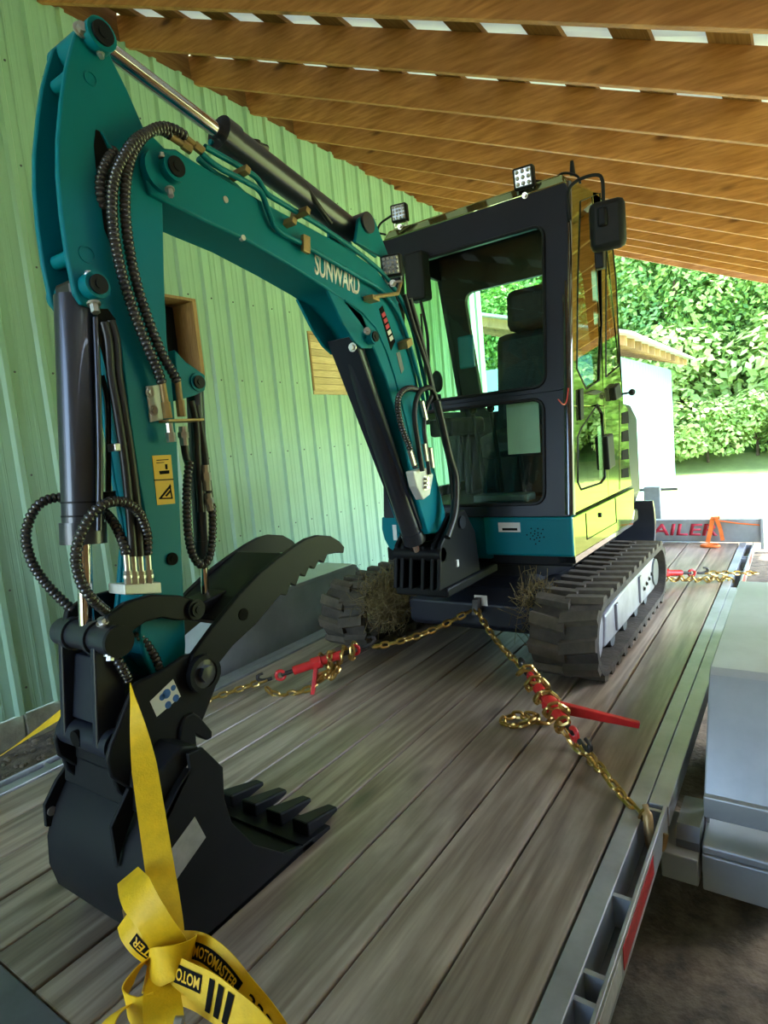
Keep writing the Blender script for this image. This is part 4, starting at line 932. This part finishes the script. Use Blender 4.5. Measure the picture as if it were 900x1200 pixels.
pin(196, 201, BN, BF - .03, BN + .035, .034, boom); xc(188, 202, BN, BN - .01, BN + .012, .052, 'boss_collar', 'teal', boom)
p = X(199, 222, -1.29); bolt('grease_bolt', boom, p, (.3, -.2, -1), .008, .02)
p = X(190, 184, -1.29); bolt('grease_bolt', boom, p, (0, 0, 1), .006, .01)
p = X(264, 234, BN); MB().cyl((BN, p.y, p.z), (BN + .003, p.y, p.z), .009).build('rivet', 'zinc', boom)
p = X(284, 279, BN - .004); MB().cyl((BN - .01, p.y, p.z), (BN + .002, p.y, p.z), .008).build('rivet', 'zinc', boom)
flat_text('SUNWARD', 'letter_white', 'maker_lettering', boom, X(368.5, 321, BN), X(421, 347, BN), .074, (1, 0, 0), .0015, offset=.018, spacing=.95)
p = X(405, 324, BN); MB().prism(XP([(402, 325), (407, 318), (406, 326)], BN), BN, BN + .001).build('lettering_accent', 'letter_white', boom, 0)
# dark model decal and plate on the lower boom
MB().prism(XP([(444, 362), (448, 358), (463, 400), (458, 411)], BN), BN, BN + .0015).build('decal', 'ink', boom, 0)
for k in range(5):
    f = .12 + .16 * k; a = Vector((446 + (460 - 446) * f, 363 + (406 - 363) * f)); 
    MB().prism(XP([(a.x - 1, a.y), (a.x + 2.4, a.y - 3), (a.x + 4, a.y + 1.5), (a.x + .6, a.y + 4.5)], BN), BN + .001, BN + .0025).build('decal_mark', 'letter_white' if k > 2 else 'letter_red', boom, 0)
MB().prism(XP([(464, 414), (468, 412), (473, 433), (470, 438)], BN), BN, BN + .002).build('plate', 'steel_dark', boom, 0)
# raised flange line along the lower boom
MB().tube([X(u, v, BN + .001) for u, v in ((404, 352), (424, 366), (440, 384), (452, 410), (462, 440), (474, 486), (482, 520))], .004, 6).build('weld_flange', 'teal', boom, 60)
# cylinder bracket under the bend
for x in (BN - .012, BF):
    MB().prism(XP([(384, 340), (404, 352), (424, 368), (438, 400), (436, 408), (424, 408), (414, 398), (402, 378)], BN), x, x + .012).build('bracket_plate', 'teal', boom, 0, .003)
pin(432, 396, BN, BF, BN + .028, .026, boom)
p = X(430, 388, -1.28); bolt('grease_bolt', boom, p, (.6, -.6, .3), .009, .014)
# hydraulic pipes along the top
def pipe(pts, x, r, name='hydraulic_pipe', m='teal', parent=None, seg=8): return MB().tube(spline([X(u, v, x) for u, v in pts], 6), r, seg).build(name, m, parent or boom, 60)
pipe([(236, 180), (256, 196), (290, 214), (306, 226), (316, 252), (326, 270), (356, 287), (420, 324), (448, 342), (470, 375), (490, 440), (500, 490)], -1.30, .0085)
pipe([(240, 172), (275, 192), (300, 208), (312, 226), (330, 238), (380, 268), (430, 304), (458, 332), (480, 375), (496, 440), (504, 480)], -1.315, .0085)
pipe([(232, 186), (252, 203), (268, 212), (282, 224), (300, 240), (330, 258), (390, 296), (440, 326), (465, 356)], -1.36, .0085)
pipe([(246, 166), (300, 198), (330, 222), (396, 268), (440, 300)], -1.42, .0085)
for u, v in ((281, 203), (352, 250), (336, 262)): MB().obox(X(u, v, -1.31), Vector((1, 0, 0)), Vector((0, .9, -.4)).normalized(), Vector((0, .4, .9)).normalized(), .07, .02, .02).build('pipe_clamp', 'brass_bracket', boom, 0, .002)
MB().prism(XP([(355, 274), (363, 278), (363, 298), (355, 294)], -1.29), -1.30, -1.286).build('pipe_clamp', 'brass_bracket', boom, 0, .002)
MB().prism(XP([(434, 345), (442, 349), (443, 354), (435, 351)], -1.28), BN, -1.27).build('pipe_clamp', 'brass_bracket', boom, 0, .002)
MB().prism(XP([(474, 400), (480, 396), (482, 404), (476, 409)], -1.28), BN, -1.27).build('pipe_clamp', 'brass_bracket', boom, 0, .002)
# lamp on the boom with its stalk
bl_ = lamp(X(458, 311, -1.29), (.35, -1, -.1), .082, 'boom_lamp', boom, 4)
MB().tube([X(438, 348, -1.275), X(466, 344, -1.275), X(470, 330, -1.29)], .0075, 8).build('lamp_stalk', 'brass_bracket', bl_)

# ---------------------------------------------------------------- boom cylinder, arm cylinder
def cylinder(name, a, b, r, rr, f, parent, rod_first=False, m='cyl_grey'):
    a, b = Vector(a), Vector(b); j = a.lerp(b, f); (ba, bb, ra, rb) = (a, j, j, b) if not rod_first else (j, b, a, j)
    o = MB().cyl(ba, bb, r, seg=26).build(name, m, parent); d = (bb - ba).normalized()
    e = bb if not rod_first else ba; s = -1 if not rod_first else 1
    MB().cyl(e + d * s * .0, e + d * s * .05, r * 1.12, seg=26).build('gland', m, o)
    MB().cyl(ra, rb, rr, seg=18).build('rod', 'chrome', o); return o
A1, B1 = X(414, 396, BX), X(494, 648, BX)
bc = cylinder('boom_cylinder', A1 + Vector((0, -.03, -.01)), B1 + Vector((0, -.02, 0)), .046, .022, .93, ex)
MB().hexa([(BX - .062, A1.y - .085, A1.z - .01), (BX + .062, A1.y - .085, A1.z - .01), (BX + .062, A1.y - .07, A1.z - .01), (BX - .062, A1.y - .07, A1.z - .01), (BX - .055, B1.y - .075, B1.z + .12), (BX + .055, B1.y - .075, B1.z + .12), (BX + .055, B1.y - .06, B1.z + .12), (BX - .055, B1.y - .06, B1.z + .12)]).build('cylinder_guard', 'navy_black', bc, 0, .004)
p = X(409, 406, -1.335); bolt('guard_bolt', bc, (p.x, A1.y - .085, A1.z - .05), (0, -1, 0), .011, .012)
A2, B2 = X(116, 50, BX), X(410, 270, BX); J2 = X(256, 164, BX)
ac = cylinder('arm_cylinder', A2, B2, .045, .021, (J2 - A2).length / (B2 - A2).length, ex, True, 'cyl_grey')
xc(411, 268, BX, BF - .012, BN + .01, .038, 'end_boss', 'cyl_grey', ac)
for x in (BF, BN - .014): MB().prism(XP([(402, 262), (410, 256), (420, 262), (440, 312), (398, 290)], BX), x, x + .014).build('cylinder_ear', 'teal', boom, 0, .003)
p = X(300, 178, -1.38); MB().cyl(p + Vector((0, 0, -.02)), p + Vector((0, .0, .03)), .018).tube([p + Vector((0, -.03, .02)), p + Vector((0, .05, .025))], .012, 8).build('port_fitting', 'dark_iron', ac)
MB().tube(spline([X(292, 178, -1.37), X(320, 196, -1.36), X(352, 212, -1.355), X(372, 240, -1.35), X(388, 262, -1.35)], 6), .009, 8).build('port_hose', 'hose_smooth', ac, 60)

# ---------------------------------------------------------------- arm (stick): two plates with a box between
SN = -1.33; SFX = -1.45
arm_px = [(90, 32), (98, 28), (112, 30), (124, 38), (129, 50), (129, 64), (150, 106), (168, 148), (190, 170), (206, 185), (208, 205), (198, 226), (191, 238), (193, 330), (196, 400), (203, 460), (208, 522), (213, 640), (218, 756), (216, 790), (200, 800), (181, 795), (170, 770), (163, 742), (168, 690), (173, 622), (162, 560), (153, 500), (146, 440), (141, 400), (134, 378), (116, 362), (96, 356), (88, 344), (78, 294), (72, 250), (68, 204), (68, 160), (72, 116), (77, 80), (84, 52)]
# plates stay solid; dark sheets further down paint the shade of slot and recess
arm = MB().prism(XP(arm_px, SN), SN - .016, SN).build('arm', 'teal', ex, 25, .004)
MB().prism(XP(arm_px, SN), SFX, SFX + .016).build('arm_far_plate', 'teal', arm, 25, .004)
box_px = [(120, 60), (150, 112), (186, 175), (190, 240), (192, 330), (195, 400), (202, 460), (207, 522), (212, 640), (216, 752), (200, 795), (172, 768), (166, 742), (171, 690), (175, 622), (164, 560), (155, 500), (148, 440), (142, 380), (118, 340), (104, 290), (98, 220), (98, 150), (106, 90)]
MB().prism(XP(box_px, SN), SFX + .012, SN - .012).build('arm_box', 'teal', arm, 25)
pin(112, 46, SN, SFX - .03, SN + .028, .036, arm); p = X(95, 35, SN + .004); bolt('pin_bolt', arm, p, (1, -.2, .1), .012, .014)
p = X(118, 63, SN + .012); bolt('grease_bolt', arm, p, (.2, 0, -1), .006, .01)
pin(106, 337, SN, SFX - .02, SN + .032, .030, arm)
p = X(110, 356, SN + .02); bolt('grease_bolt', arm, p, (.3, -.1, -1), .010, .022)
p = X(104, 322, SN + .02); bolt('grease_bolt', arm, p, (0, 0, 1), .007, .008)
for u, v in ((72, 92), (72, 302)): q = X(u, v, BX); MB().cyl((SFX + .01, q.y + .012, q.z), (SN - .01, q.y + .012, q.z), .016).build('spacer_tube', 'teal', arm)
for u, v, r in ((106, 92, .016), (102, 298, .02)): q = X(u, v, SN); MB().ringcyl((SN, q.y, q.z), (SN + .002, q.y, q.z), r, r * .82).build('weld_ring', 'teal', arm)
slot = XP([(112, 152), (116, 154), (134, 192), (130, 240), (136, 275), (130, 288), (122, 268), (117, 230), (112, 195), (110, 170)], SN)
so_ = MB().prism(slot, SN - .001, SN + .0015).build('slot_shade', 'ink', arm, 0)  # dark sheet on the plate, painted shade of a slot
MB().tube([X(u, v, SN + .003) for u, v in ((119, 154), (127, 168), (138, 190))], .004, 6).build('slot_edge', 'teal', arm)
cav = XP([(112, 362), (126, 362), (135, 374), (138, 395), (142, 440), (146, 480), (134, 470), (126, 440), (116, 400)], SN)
MB().prism(cav, SN - .001, SN + .0015).build('recess_shade', 'ink', arm, 0)  # dark sheet painting the shade inside the arm's cavity
q = X(201, 655, SN); MB().cyl((SN, q.y, q.z), (SN + .006, q.y, q.z), .016).cyl((SN + .004, q.y, q.z), (SN + .008, q.y, q.z), .007).build('hole_plug', 'ink', arm)
# yellow warning decal
ws = MB().prism(XP([(178, 534), (200, 533), (205, 590), (184, 592)], SN), SN, SN + .0012).build('warning_decal', 'sticker_yellow', arm, 0)
def mark(pts, nm='decal_mark'): MB().prism(XP(pts, SN), SN + .001, SN + .002).build(nm, 'ink', ws, 0)
mark([(180, 562), (203, 561), (203, 562.4), (180, 563.4)]); mark([(186, 552), (198, 551), (198, 555), (187, 556)]); mark([(193, 544), (195.5, 544), (196, 550), (193.6, 550)])
mark([(183, 539), (197, 538), (197, 539), (183, 540)]); mark([(183, 542), (192, 541.5), (192, 542.3), (183, 543)])
mark([(186, 584), (199, 568), (200.4, 570), (188, 585)]); mark([(199, 567), (202, 584), (200.6, 584.3), (197.8, 569)]); mark([(186, 583.5), (202, 583), (202, 584.6), (186, 585)]); mark([(193, 581), (199, 574), (200, 576), (195, 582)])
# zinc hose brackets
zb = MB().prism(XP([(170, 453), (185, 451), (190, 492), (175, 495)], SN), SN, SN + .006).build('hose_bracket', 'white_zinc', arm, 0, .002)
for u, v in ((176, 460), (180, 481)): bolt('bracket_bolt', zb, X(u, v, SN + .006), (1, 0, 0), .0085, .008)
a_, b_ = X(186, 493, SN), X(228, 493, SN); MB().hexa([(SN - .02, a_.y, a_.z - .006), (SN + .04, a_.y, a_.z - .006), (SN + .04, b_.y, a_.z - .006), (SN - .02, b_.y, a_.z - .006), (SN - .02, a_.y, a_.z), (SN + .04, a_.y, a_.z), (SN + .04, b_.y, a_.z), (SN - .02, b_.y, a_.z)]).build('bracket_shelf', 'brass_bracket', zb, 0, .001)
zb2 = MB().prism(XP([(113, 461), (122, 459), (125, 502), (116, 503)], SFX), SFX - .006, SFX).build('hose_bracket', 'white_zinc', arm, 0, .002)
MB().prism(XP([(131, 520), (153, 519), (154, 528), (132, 529)], SN), SN - .02, SN + .012).build('hose_clamp', 'zinc', arm, 0, .002)
# manifold block with four fittings
mf = MB().prism(XP([(143, 685), (186, 682), (187, 695), (144, 697)], SN + .01), SN - .05, SN + .02).build('manifold', 'white_zinc', arm, 0, .003)
FIT = [(148, 650), (156, 652), (164, 651), (173, 648)]
for k, (u, v) in enumerate(FIT):
    t0, t1 = X(u, v, SN + .012), X(u + 2.5, 684, SN + .012)
    MB().cyl(t0, t0.lerp(t1, .55), .0075, seg=10).cyl(t0.lerp(t1, .55), t1, .0095, seg=6).cyl(t0.lerp(t1, .7), t0.lerp(t1, .8), .0115, seg=10).build('hose_fitting', 'zinc', mf)
def hose(pts, r, name='corrugated_hose', parent=arm, m='hose_rubber', pitch=.0118): return MB().hose(pts, r, pitch).build(name, m, parent, 35)
def smooth_hose(pts, r, name='hydraulic_hose', parent=arm, m='hose_smooth'): return MB().tube(spline(pts, 8), r, 10).build(name, m, parent, 60)
HX = -1.298
hose([X(218, 160, HX), X(205, 152, HX), X(188, 149, HX), X(168, 160, HX), X(153, 185, HX), X(147, 220, HX), X(148, 265, HX), X(157, 320, HX), X(172, 370, HX), X(190, 415, HX), X(203, 438, HX), X(208, 448, HX)], .0135)
hose([X(200, 158, HX - .012), X(184, 152, HX - .005), X(160, 163, HX), X(144, 185, HX), X(133, 215, HX), X(132, 260, HX), X(140, 310, HX), X(153, 355, HX), X(168, 395, HX), X(183, 430, HX), X(190, 450, HX)], .0135)
hose([X(134, 176, -1.335), X(124, 192, -1.325), X(118, 212, -1.325), X(119, 240, -1.335), X(126, 262, -1.36)], .014)
for (u0, v0, u1, v1) in ((190, 448, 197, 490), (208, 446, 213, 488)):
    t0, t1 = X(u0, v0, HX), X(u1, v1, HX); MB().cyl(t0, t0.lerp(t1, .6), .0085, seg=10).cyl(t0.lerp(t1, .55), t1, .011, seg=6).build('hose_fitting', 'brass_bracket', zb)
t0, t1 = X(198, 496, HX), X(201, 518, HX); MB().cyl(t0, t1, .009, seg=8).cyl(t0.lerp(t1, .5), t1, .012, seg=6).build('hose_fitting', 'zinc', zb)
for (u0, v0, u1, v1) in ((216, 160, 238, 178), (200, 160, 224, 176)):
    t0, t1 = X(u0, v0, HX - .01), X(u1, v1, -1.30); MB().cyl(t0, t0.lerp(t1, .6), .009, seg=10).cyl(t0.lerp(t1, .55), t1, .012, seg=6).build('hose_fitting', 'brass_bracket', boom)
# looped hoses at the bucket cylinder
hose([X(173, 650, SN + .012), X(172, 625, -1.31), X(162, 600, -1.29), X(143, 588, -1.27), X(120, 592, -1.26), X(100, 615, -1.27), X(89, 650, -1.28), X(95, 682, -1.285), X(110, 704, -1.29), X(126, 718, -1.32)], .0125)
hose([X(148, 650, SN + .012), X(142, 630, -1.34), X(130, 608, -1.38), X(110, 592, -1.45), X(72, 583, -1.49), X(45, 592, -1.50), X(31, 622, -1.50), X(36, 655, -1.50), X(55, 685, -1.50), X(86, 716, -1.47)], .0125)
hose([X(160, 740, -1.345), X(174, 758, -1.335), X(185, 778, -1.33), X(186, 792, -1.34)], .0125)
hose([X(134, 768, -1.31), X(143, 782, -1.30), X(150, 796, -1.31)], .0125)
smooth_hose([X(156, 652, SN + .012), X(152, 600, SN + .01), X(146, 540, SN + .008), X(137, 480, SN + .004), X(130, 440, SN), X(127, 400, SN + .004), X(122, 378, SN + .003)], .0105)
smooth_hose([X(164, 652, SN + .012), X(161, 600, SN + .01), X(154, 540, SN + .008), X(145, 480, SN + .004), X(139, 440, SN), X(136, 400, SN + .004), X(130, 376, SN + .003)], .0105)
smooth_hose([X(127, 576, -1.40), X(127, 520, -1.40), X(126, 470, -1.40), X(119, 440, -1.40)], .007)
t0, t1 = X(127, 576, -1.40), X(129, 592, -1.40); MB().cyl(t0, t1, .017, seg=14).build('grease_cap', 'plastic_black', arm)
# thumb cylinder behind the arm with its hoses
TC0, TC1 = X(228, 449, BX), X(241, 705, BX)
tcy = cylinder('thumb_cylinder', TC0, TC1, .024, .011, .80, ex, False)
pin(227, 449, -1.35, -1.44, -1.33, .024, arm, 'thumb_ear', 'teal')
MB().prism(XP([(202, 410), (216, 425), (238, 440), (238, 458), (226, 464), (205, 470)], -1.345), -1.43, -1.335).build('thumb_ear', 'teal', arm, 0, .004)
TX = -1.335
hose([X(222, 540, TX), X(219, 575, TX), X(220, 620, TX), X(226, 650, TX), X(237, 662, TX), X(246, 650, TX), X(249, 620, TX), X(248, 590, TX)], .0125)
for pts in ([(214, 500), (217, 530), (221, 545)], [(230, 475), (238, 520), (243, 560), (247, 592)], [(224, 470), (230, 500), (232, 540), (236, 600)]): smooth_hose([X(u, v, TX - .01) for u, v in pts], .010, 'hydraulic_hose', tcy)
for u0, v0, u1, v1 in ((214, 500, 216, 522), (240, 545, 243, 575), (243, 578, 247, 598)):
    t0, t1 = X(u0, v0, TX), X(u1, v1, TX); MB().cyl(t0, t1, .011, seg=8).cyl(t0.lerp(t1, .3), t0.lerp(t1, .6), .014, seg=6).build('hose_fitting', 'zinc', tcy)

# ---------------------------------------------------------------- bucket cylinder and linkage
kc = cylinder('bucket_cylinder', X(88, 350, BX), X(102, 745, BX), .0455, .017, .725, ex, False, 'cyl_grey')
for f in (.60, .64): q = X(88, 350, BX).lerp(X(102, 745, BX), f); d_ = (X(102, 745, BX) - X(88, 350, BX)).normalized(); MB().cyl(q, q + d_ * .004, .0465, seg=26).build('barrel_band', 'black_paint', kc)
MB().obox(X(86, 345, BX), Vector((1, 0, 0)), Vector((0, 1, 0)), Vector((0, 0, 1)), .075, .05, .05).build('cylinder_eye', 'dark_iron', kc, 0, .01)
smooth_hose([X(112, 372, -1.335), X(115, 450, -1.335), X(117, 540, -1.335), X(116, 622, -1.335)], .007, 'feed_pipe', kc, 'cyl_grey')
lk = ex
P0 = X(104, 745, BX)
cr = MB().cyl((-1.505, P0.y, P0.z), (-1.27, P0.y, P0.z), .034, seg=24).cyl((-1.46, P0.y, P0.z), (-1.44, P0.y, P0.z), .040, seg=24).cyl((-1.36, P0.y, P0.z), (-1.345, P0.y, P0.z), .040, seg=24).build('link_pin', 'cyl_grey', ex)
MB().cyl((-1.272, P0.y, P0.z), (-1.262, P0.y, P0.z), .036, seg=24).build('pin_cap', 'black_paint', cr)
for u, v, x in ((120, 730, -1.29), (129, 768, -1.285)): bolt('grease_bolt', cr, X(u, v, x), (.2, -.3, 1 if v < 745 else -1), .009, .012)
side_px = [(122, 742), (126, 722), (148, 706), (178, 697), (212, 698), (228, 702), (233, 714), (228, 727), (206, 727), (190, 724), (171, 729), (156, 740), (146, 757), (132, 764)]
for x in (-1.315, -1.485): MB().prism(XP(side_px, -1.295), x, x + .02).build('side_link', 'black_paint', ex, 25, .004)
pin(228, 714, -1.295, -1.49, -1.285, .026, ex, 'link_boss', 'black_paint')
P1_ = X(110, 863, BX)
hl_ = MB()
for x0, x1 in ((-1.475, -1.455), (-1.335, -1.315)): hl_.hexa([(x0, P0.y - .032, P0.z - .01), (x1, P0.y - .032, P0.z - .01), (x1, P0.y + .032, P0.z - .01), (x0, P0.y + .032, P0.z - .01), (x0, P1_.y - .035, P1_.z), (x1, P1_.y - .035, P1_.z), (x1, P1_.y + .045, P1_.z), (x0, P1_.y + .045, P1_.z)])
hl_.hexa([(-1.46, P0.y - .006, P0.z - .05), (-1.33, P0.y - .006, P0.z - .05), (-1.33, P0.y + .02, P0.z - .05), (-1.46, P0.y + .02, P0.z - .05), (-1.46, P1_.y - .01, P1_.z + .04), (-1.33, P1_.y - .01, P1_.z + .04), (-1.33, P1_.y + .03, P1_.z + .04), (-1.46, P1_.y + .03, P1_.z + .04)])
hlk = hl_.build('bucket_link', 'navy_black', ex, 0, .004)
MB().cyl((-1.50, P1_.y, P1_.z), (-1.29, P1_.y, P1_.z), .034, seg=22).build('lower_pin', 'navy_black', hlk)
MB().cyl((-1.41, P1_.y - .035, P1_.z + .005), (-1.41, P1_.y - .02, P1_.z + .005), .020, seg=16).build('grease_recess_shade', 'ink', hlk)  # dark disc painting the shade of a small recess
# quick coupler: two plates, body, latch hook
cp_px = [(160, 800), (150, 822), (140, 850), (130, 874), (126, 892), (131, 912), (150, 924), (186, 915), (212, 886), (236, 850), (250, 815), (258, 792), (252, 770), (236, 762), (214, 770), (190, 786)]
cp = MB().prism(XP(cp_px, -1.27), -1.285, -1.27).build('quick_coupler', 'black_paint', ex, 25, .005)
MB().prism(XP(cp_px, -1.27), -1.51, -1.495).build('coupler_far_plate', 'black_paint', cp, 25, .005)
MB().prism(XP([(165, 815), (148, 850), (150, 915), (186, 905), (212, 880), (238, 830), (225, 800)], -1.27), -1.50, -1.28).build('coupler_body', 'black_paint', cp, 25, .01)
hk = XP([(216, 852), (221, 841), (230, 836), (238, 841), (252, 858), (252, 866), (246, 869), (240, 866), (233, 862), (234, 874), (238, 880), (229, 890), (212, 884)], -1.25)
for x in (-1.29, -1.46): MB().prism(hk, x, x + .03).build('coupler_hook', 'black_paint', cp, 0, .004)
stp = MB().prism(XP([(176, 822), (203, 796), (212, 816), (184, 840)], -1.268), -1.2695, -1.2680).build('coupler_sticker', 'sticker_white', cp, 0)
for u, v, r in ((195, 813, 6.5), (203, 806, 4), (206, 818, 5), (197, 826, 5), (190, 817, 4.5)):
    q = X(u, v, -1.268); MB().cyl((-1.2682, q.y, q.z), (-1.2672, q.y, q.z), r * .0018, seg=12).build('sticker_motif', 'sticker_blue', stp)
SP = X(234, 788, -1.27)
sp_ = MB().cyl((-1.53, SP.y, SP.z), (-1.25, SP.y, SP.z), .040, seg=24).cyl((-1.255, SP.y, SP.z), (-1.235, SP.y, SP.z), .022, seg=6).build('arm_pin', 'cyl_grey', ex)
MB().ringcyl((-1.262, SP.y, SP.z), (-1.245, SP.y, SP.z), .048, .036).build('pin_ring', 'black_paint', sp_)
# ---------------------------------------------------------------- thumb
th_px = [(222, 790), (226, 768), (250, 735), (281, 697), (305, 672), (327, 654), (347, 639), (360, 631), (373, 627), (388, 628), (398, 634), (404, 641), (403, 648), (394, 648), (384, 650), (380, 660), (374, 657), (369, 667), (363, 664), (358, 676), (352, 673), (347, 687), (341, 684), (336, 698), (329, 697), (300, 732), (290, 741), (273, 757), (258, 776), (250, 795), (240, 806), (228, 804)]
thx = XP(th_px, -1.26)
th = MB().prism(thx, -1.278, -1.26).build('thumb', 'black_paint', ex, 0, .003)
MB().prism(thx, -1.49, -1.472).build('thumb_far_plate', 'black_paint', th, 0, .003)
MB().prism(XP([(258, 728), (280, 700), (306, 676), (336, 648), (342, 652), (312, 682), (288, 708), (266, 734)], -1.26), -1.474, -1.276).build('thumb_web', 'black_paint', th, 0, .004)
q = X(285, 720, -1.26); MB().cyl((-1.2605, q.y, q.z), (-1.258, q.y, q.z), .017, seg=24).build('thumb_hole_shade', 'ink', th)  # dark disc for the shade of a hole; plate is not cut
MB().prism(XP([(236, 705), (262, 692), (282, 690), (276, 698), (252, 716), (240, 722)], -1.34), -1.42, -1.33).build('thumb_clevis', 'black_paint', th, 0, .004)
# ---------------------------------------------------------------- bucket
BKN, BKF = -1.165, -1.575
outer = [(1.17, .0), (.74, .0), (.69, .03), (.655, .085), (.642, .15), (.648, .22), (.672, .285), (.715, .345), (.765, .395), (.80, .42)]
inner = [(1.16, .014), (.745, .014), (.70, .042), (.668, .092), (.656, .15), (.662, .215), (.684, .277), (.725, .335), (.772, .383), (.795, .405)]
bk = MB().prism(outer + inner[::-1], BKF, BKN).build('bucket', 'black_paint', ex, 30, .002)
sidep = outer[1:] + [(.80, .455), (.84, .452), (.89, .376), (.882, .30), (.895, .227), (.955, .13), (1.05, .045), (1.17, .006)]
for x in (BKN - .012, BKF): MB().prism(sidep, x, x + .012).build('bucket_side', 'black_paint', bk, 0, .003)
MB().prism([(1.12, -.001), (1.24, -.001), (1.24, .010), (1.12, .024)], BKF, BKN).build('cutting_edge', 'black_paint', bk, 0, .002)
tm = MB().hexa([(-.032, 0, 0), (.032, 0, 0), (.02, .15, .004), (-.02, .15, .004), (-.032, 0, .055), (.032, 0, .055), (.018, .15, .018), (-.018, .15, .018)]).mesh('bucket_tooth', 'black_paint', 0)
for k in range(4):
    o = link('bucket_tooth', tm, bk); o.location = (BKF + .045 + k * (BKN - BKF - .09) / 3, 1.16, .005); bv = o.modifiers.new('bevel', 'BEVEL'); bv.width = .006; bv.segments = 2
# box section across the top, ears, back ribs
MB().prism([(.70, .345), (.715, .43), (.80, .47), (.845, .45), (.80, .41), (.74, .375)], BKF + .02, BKN - .02).build('top_box', 'black_paint', bk, 0, .006)
ear = [(.77, .565), (.735, .535), (.705, .505), (.688, .47), (.684, .43), (.69, .39), (.715, .35), (.75, .36), (.86, .40), (.86, .46), (.82, .53)]
for x in (-1.30, -1.52): MB().prism(ear, x, x + .016).build('bucket_ear', 'black_paint', bk, 25, .004)
for x in (-1.30, -1.52): MB().cyl((x - .004, .715, .45), (x + .02, .715, .45), .012).build('ear_bolt', 'zinc', bk)
for x in (-1.27,): MB().prism([(.648, .24), (.648, .34), (.70, .40), (.74, .39), (.69, .32), (.66, .27)], x, x + .012).build('back_gusset', 'black_paint', bk, 0, .002)
MB().prism(XP([(82, 888), (64, 914), (50, 943), (52, 968), (80, 965), (100, 920)], BKF), BKF - .002, BKF + .010).build('side_tab', 'black_paint', bk, 0, .002)
q = X(58, 949, BKF); MB().cyl((BKF - .006, q.y, q.z), (BKF + .014, q.y, q.z), .011).build('tab_bolt', 'zinc', bk)
MB().prism(XP([(197, 1000), (228, 957), (241, 981), (207, 1030)], BKN), BKN, BKN + .0012).build('bucket_label', 'sticker_silver', bk, 0)
# ---------------------------------------------------------------- swing post and hoses at the boom foot
FB = X(513, 612, BX)
for x in (BF - .045, BF - .012, BX - .04, BX + .02, BN - .008, BN + .025): MB().prism([(FB.y - .24, .47), (FB.y + .16, .47), (FB.y + .14, .66), (FB.y + .05, FB.z + (.05 if abs(x + .01 - BX) > .06 else -.08)), (FB.y - .04, FB.z + (.05 if abs(x + .01 - BX) > .06 else -.08)), (FB.y - .20, .66)], x, x + .02).build('swing_bracket_plate', 'black_paint', ex, 0, .006)
MB().box(BF - .06, BN + .06, FB.y - .2, 2.75, .43, .475).cyl((BX, FB.y + .2, .40), (BX, FB.y + .2, .62), .08, seg=24).build('swing_base', 'black_paint', ex, 30, .01)
MB().cyl((BF - .055, FB.y, FB.z), (BN + .055, FB.y, FB.z), .03, seg=20).build('foot_pin', 'cyl_grey', ex)
MB().cyl((BF - .045, B1.y - .02, B1.z), (BN + .045, B1.y - .02, B1.z), .03, seg=20).build('cylinder_foot_pin', 'black_paint', ex)
q = X(533, 660, -1.28); MB().obox(q, Vector((1, 0, 0)), Vector((0, 1, 0)), Vector((0, 0, 1)), .035, .02, .032).build('white_tag', 'sticker_white', ex, 0, .003)
vb = MB().prism(XP([(482, 552), (497, 548), (506, 556), (502, 580), (494, 586), (486, 570)], -1.285), BN, -1.275).build('valve_block', 'white_zinc', boom, 0, .006)
for k in range(3): q = X(498, 561 + 5 * k, -1.275); bolt('valve_fitting', vb, q, (1, -.3, 0), .008, .02)
def HB(pts, x, r=.0105, m='hose_smooth', nm='boom_hose'): return smooth_hose([X(u, v, x) for u, v in pts], r, nm, boom, m)
hose([X(u, v, -1.275) for u, v in ((487, 548), (480, 525), (470, 498), (466, 474), (470, 460), (480, 455), (492, 458))], .013, 'corrugated_hose', boom)
HB([(495, 552), (490, 520), (486, 490), (488, 468), (496, 456), (506, 456), (513, 475), (519, 510), (527, 545), (531, 590), (528, 620)], -1.26)
HB([(503, 556), (500, 528), (497, 500), (500, 478), (506, 462), (503, 440), (494, 410), (484, 380), (474, 345)], -1.27, .009)
HB([(512, 470), (519, 500), (527, 535), (534, 560), (533, 600), (524, 630)], -1.24, .016)
HB([(480, 350), (490, 385), (500, 425), (508, 460), (516, 500)], -1.285, .012)
for u0, v0, u1, v1 in ((480, 528, 485, 545), (497, 520, 500, 540), (504, 525, 507, 548), (494, 470, 499, 492)):
    t0, t1 = X(u0, v0, -1.265), X(u1, v1, -1.268); MB().cyl(t0, t1, .010, seg=8).build('hose_fitting', 'zinc', boom)
# ---------------------------------------------------------------- dry grass caught on the tracks
def hay(c, n, r, seed, label):
    rr = random.Random(seed); b = MB(); c = Vector(c)
    for i in range(n):
        v = Vector((rr.gauss(0, 1), rr.gauss(0, 1), rr.gauss(0, 1))); p = c + Vector((v.x * r[0], v.y * r[1], v.z * r[2])); d = Vector((rr.gauss(0, 1), rr.gauss(0, 1), rr.gauss(-.4, 1))).normalized() * rr.uniform(.03, .09); e = Vector((rr.gauss(0, .02), rr.gauss(0, .02), rr.gauss(-.015, .02)))
        b.tube([p - d, p + e, p + d], .0014, 3, False)
    return tag(b.build('hay_clump', 'hay', None, 0), label, 'hay', None, 'stuff')
hay((-1.82, 2.58, .29), 1300, (.05, .08, .06), 1, 'tangled dry grass hanging on the inner side of the far track')
hay((-1.03, 2.66, .30), 500, (.03, .06, .05), 2, 'dry grass stuck between the frame and the near track')
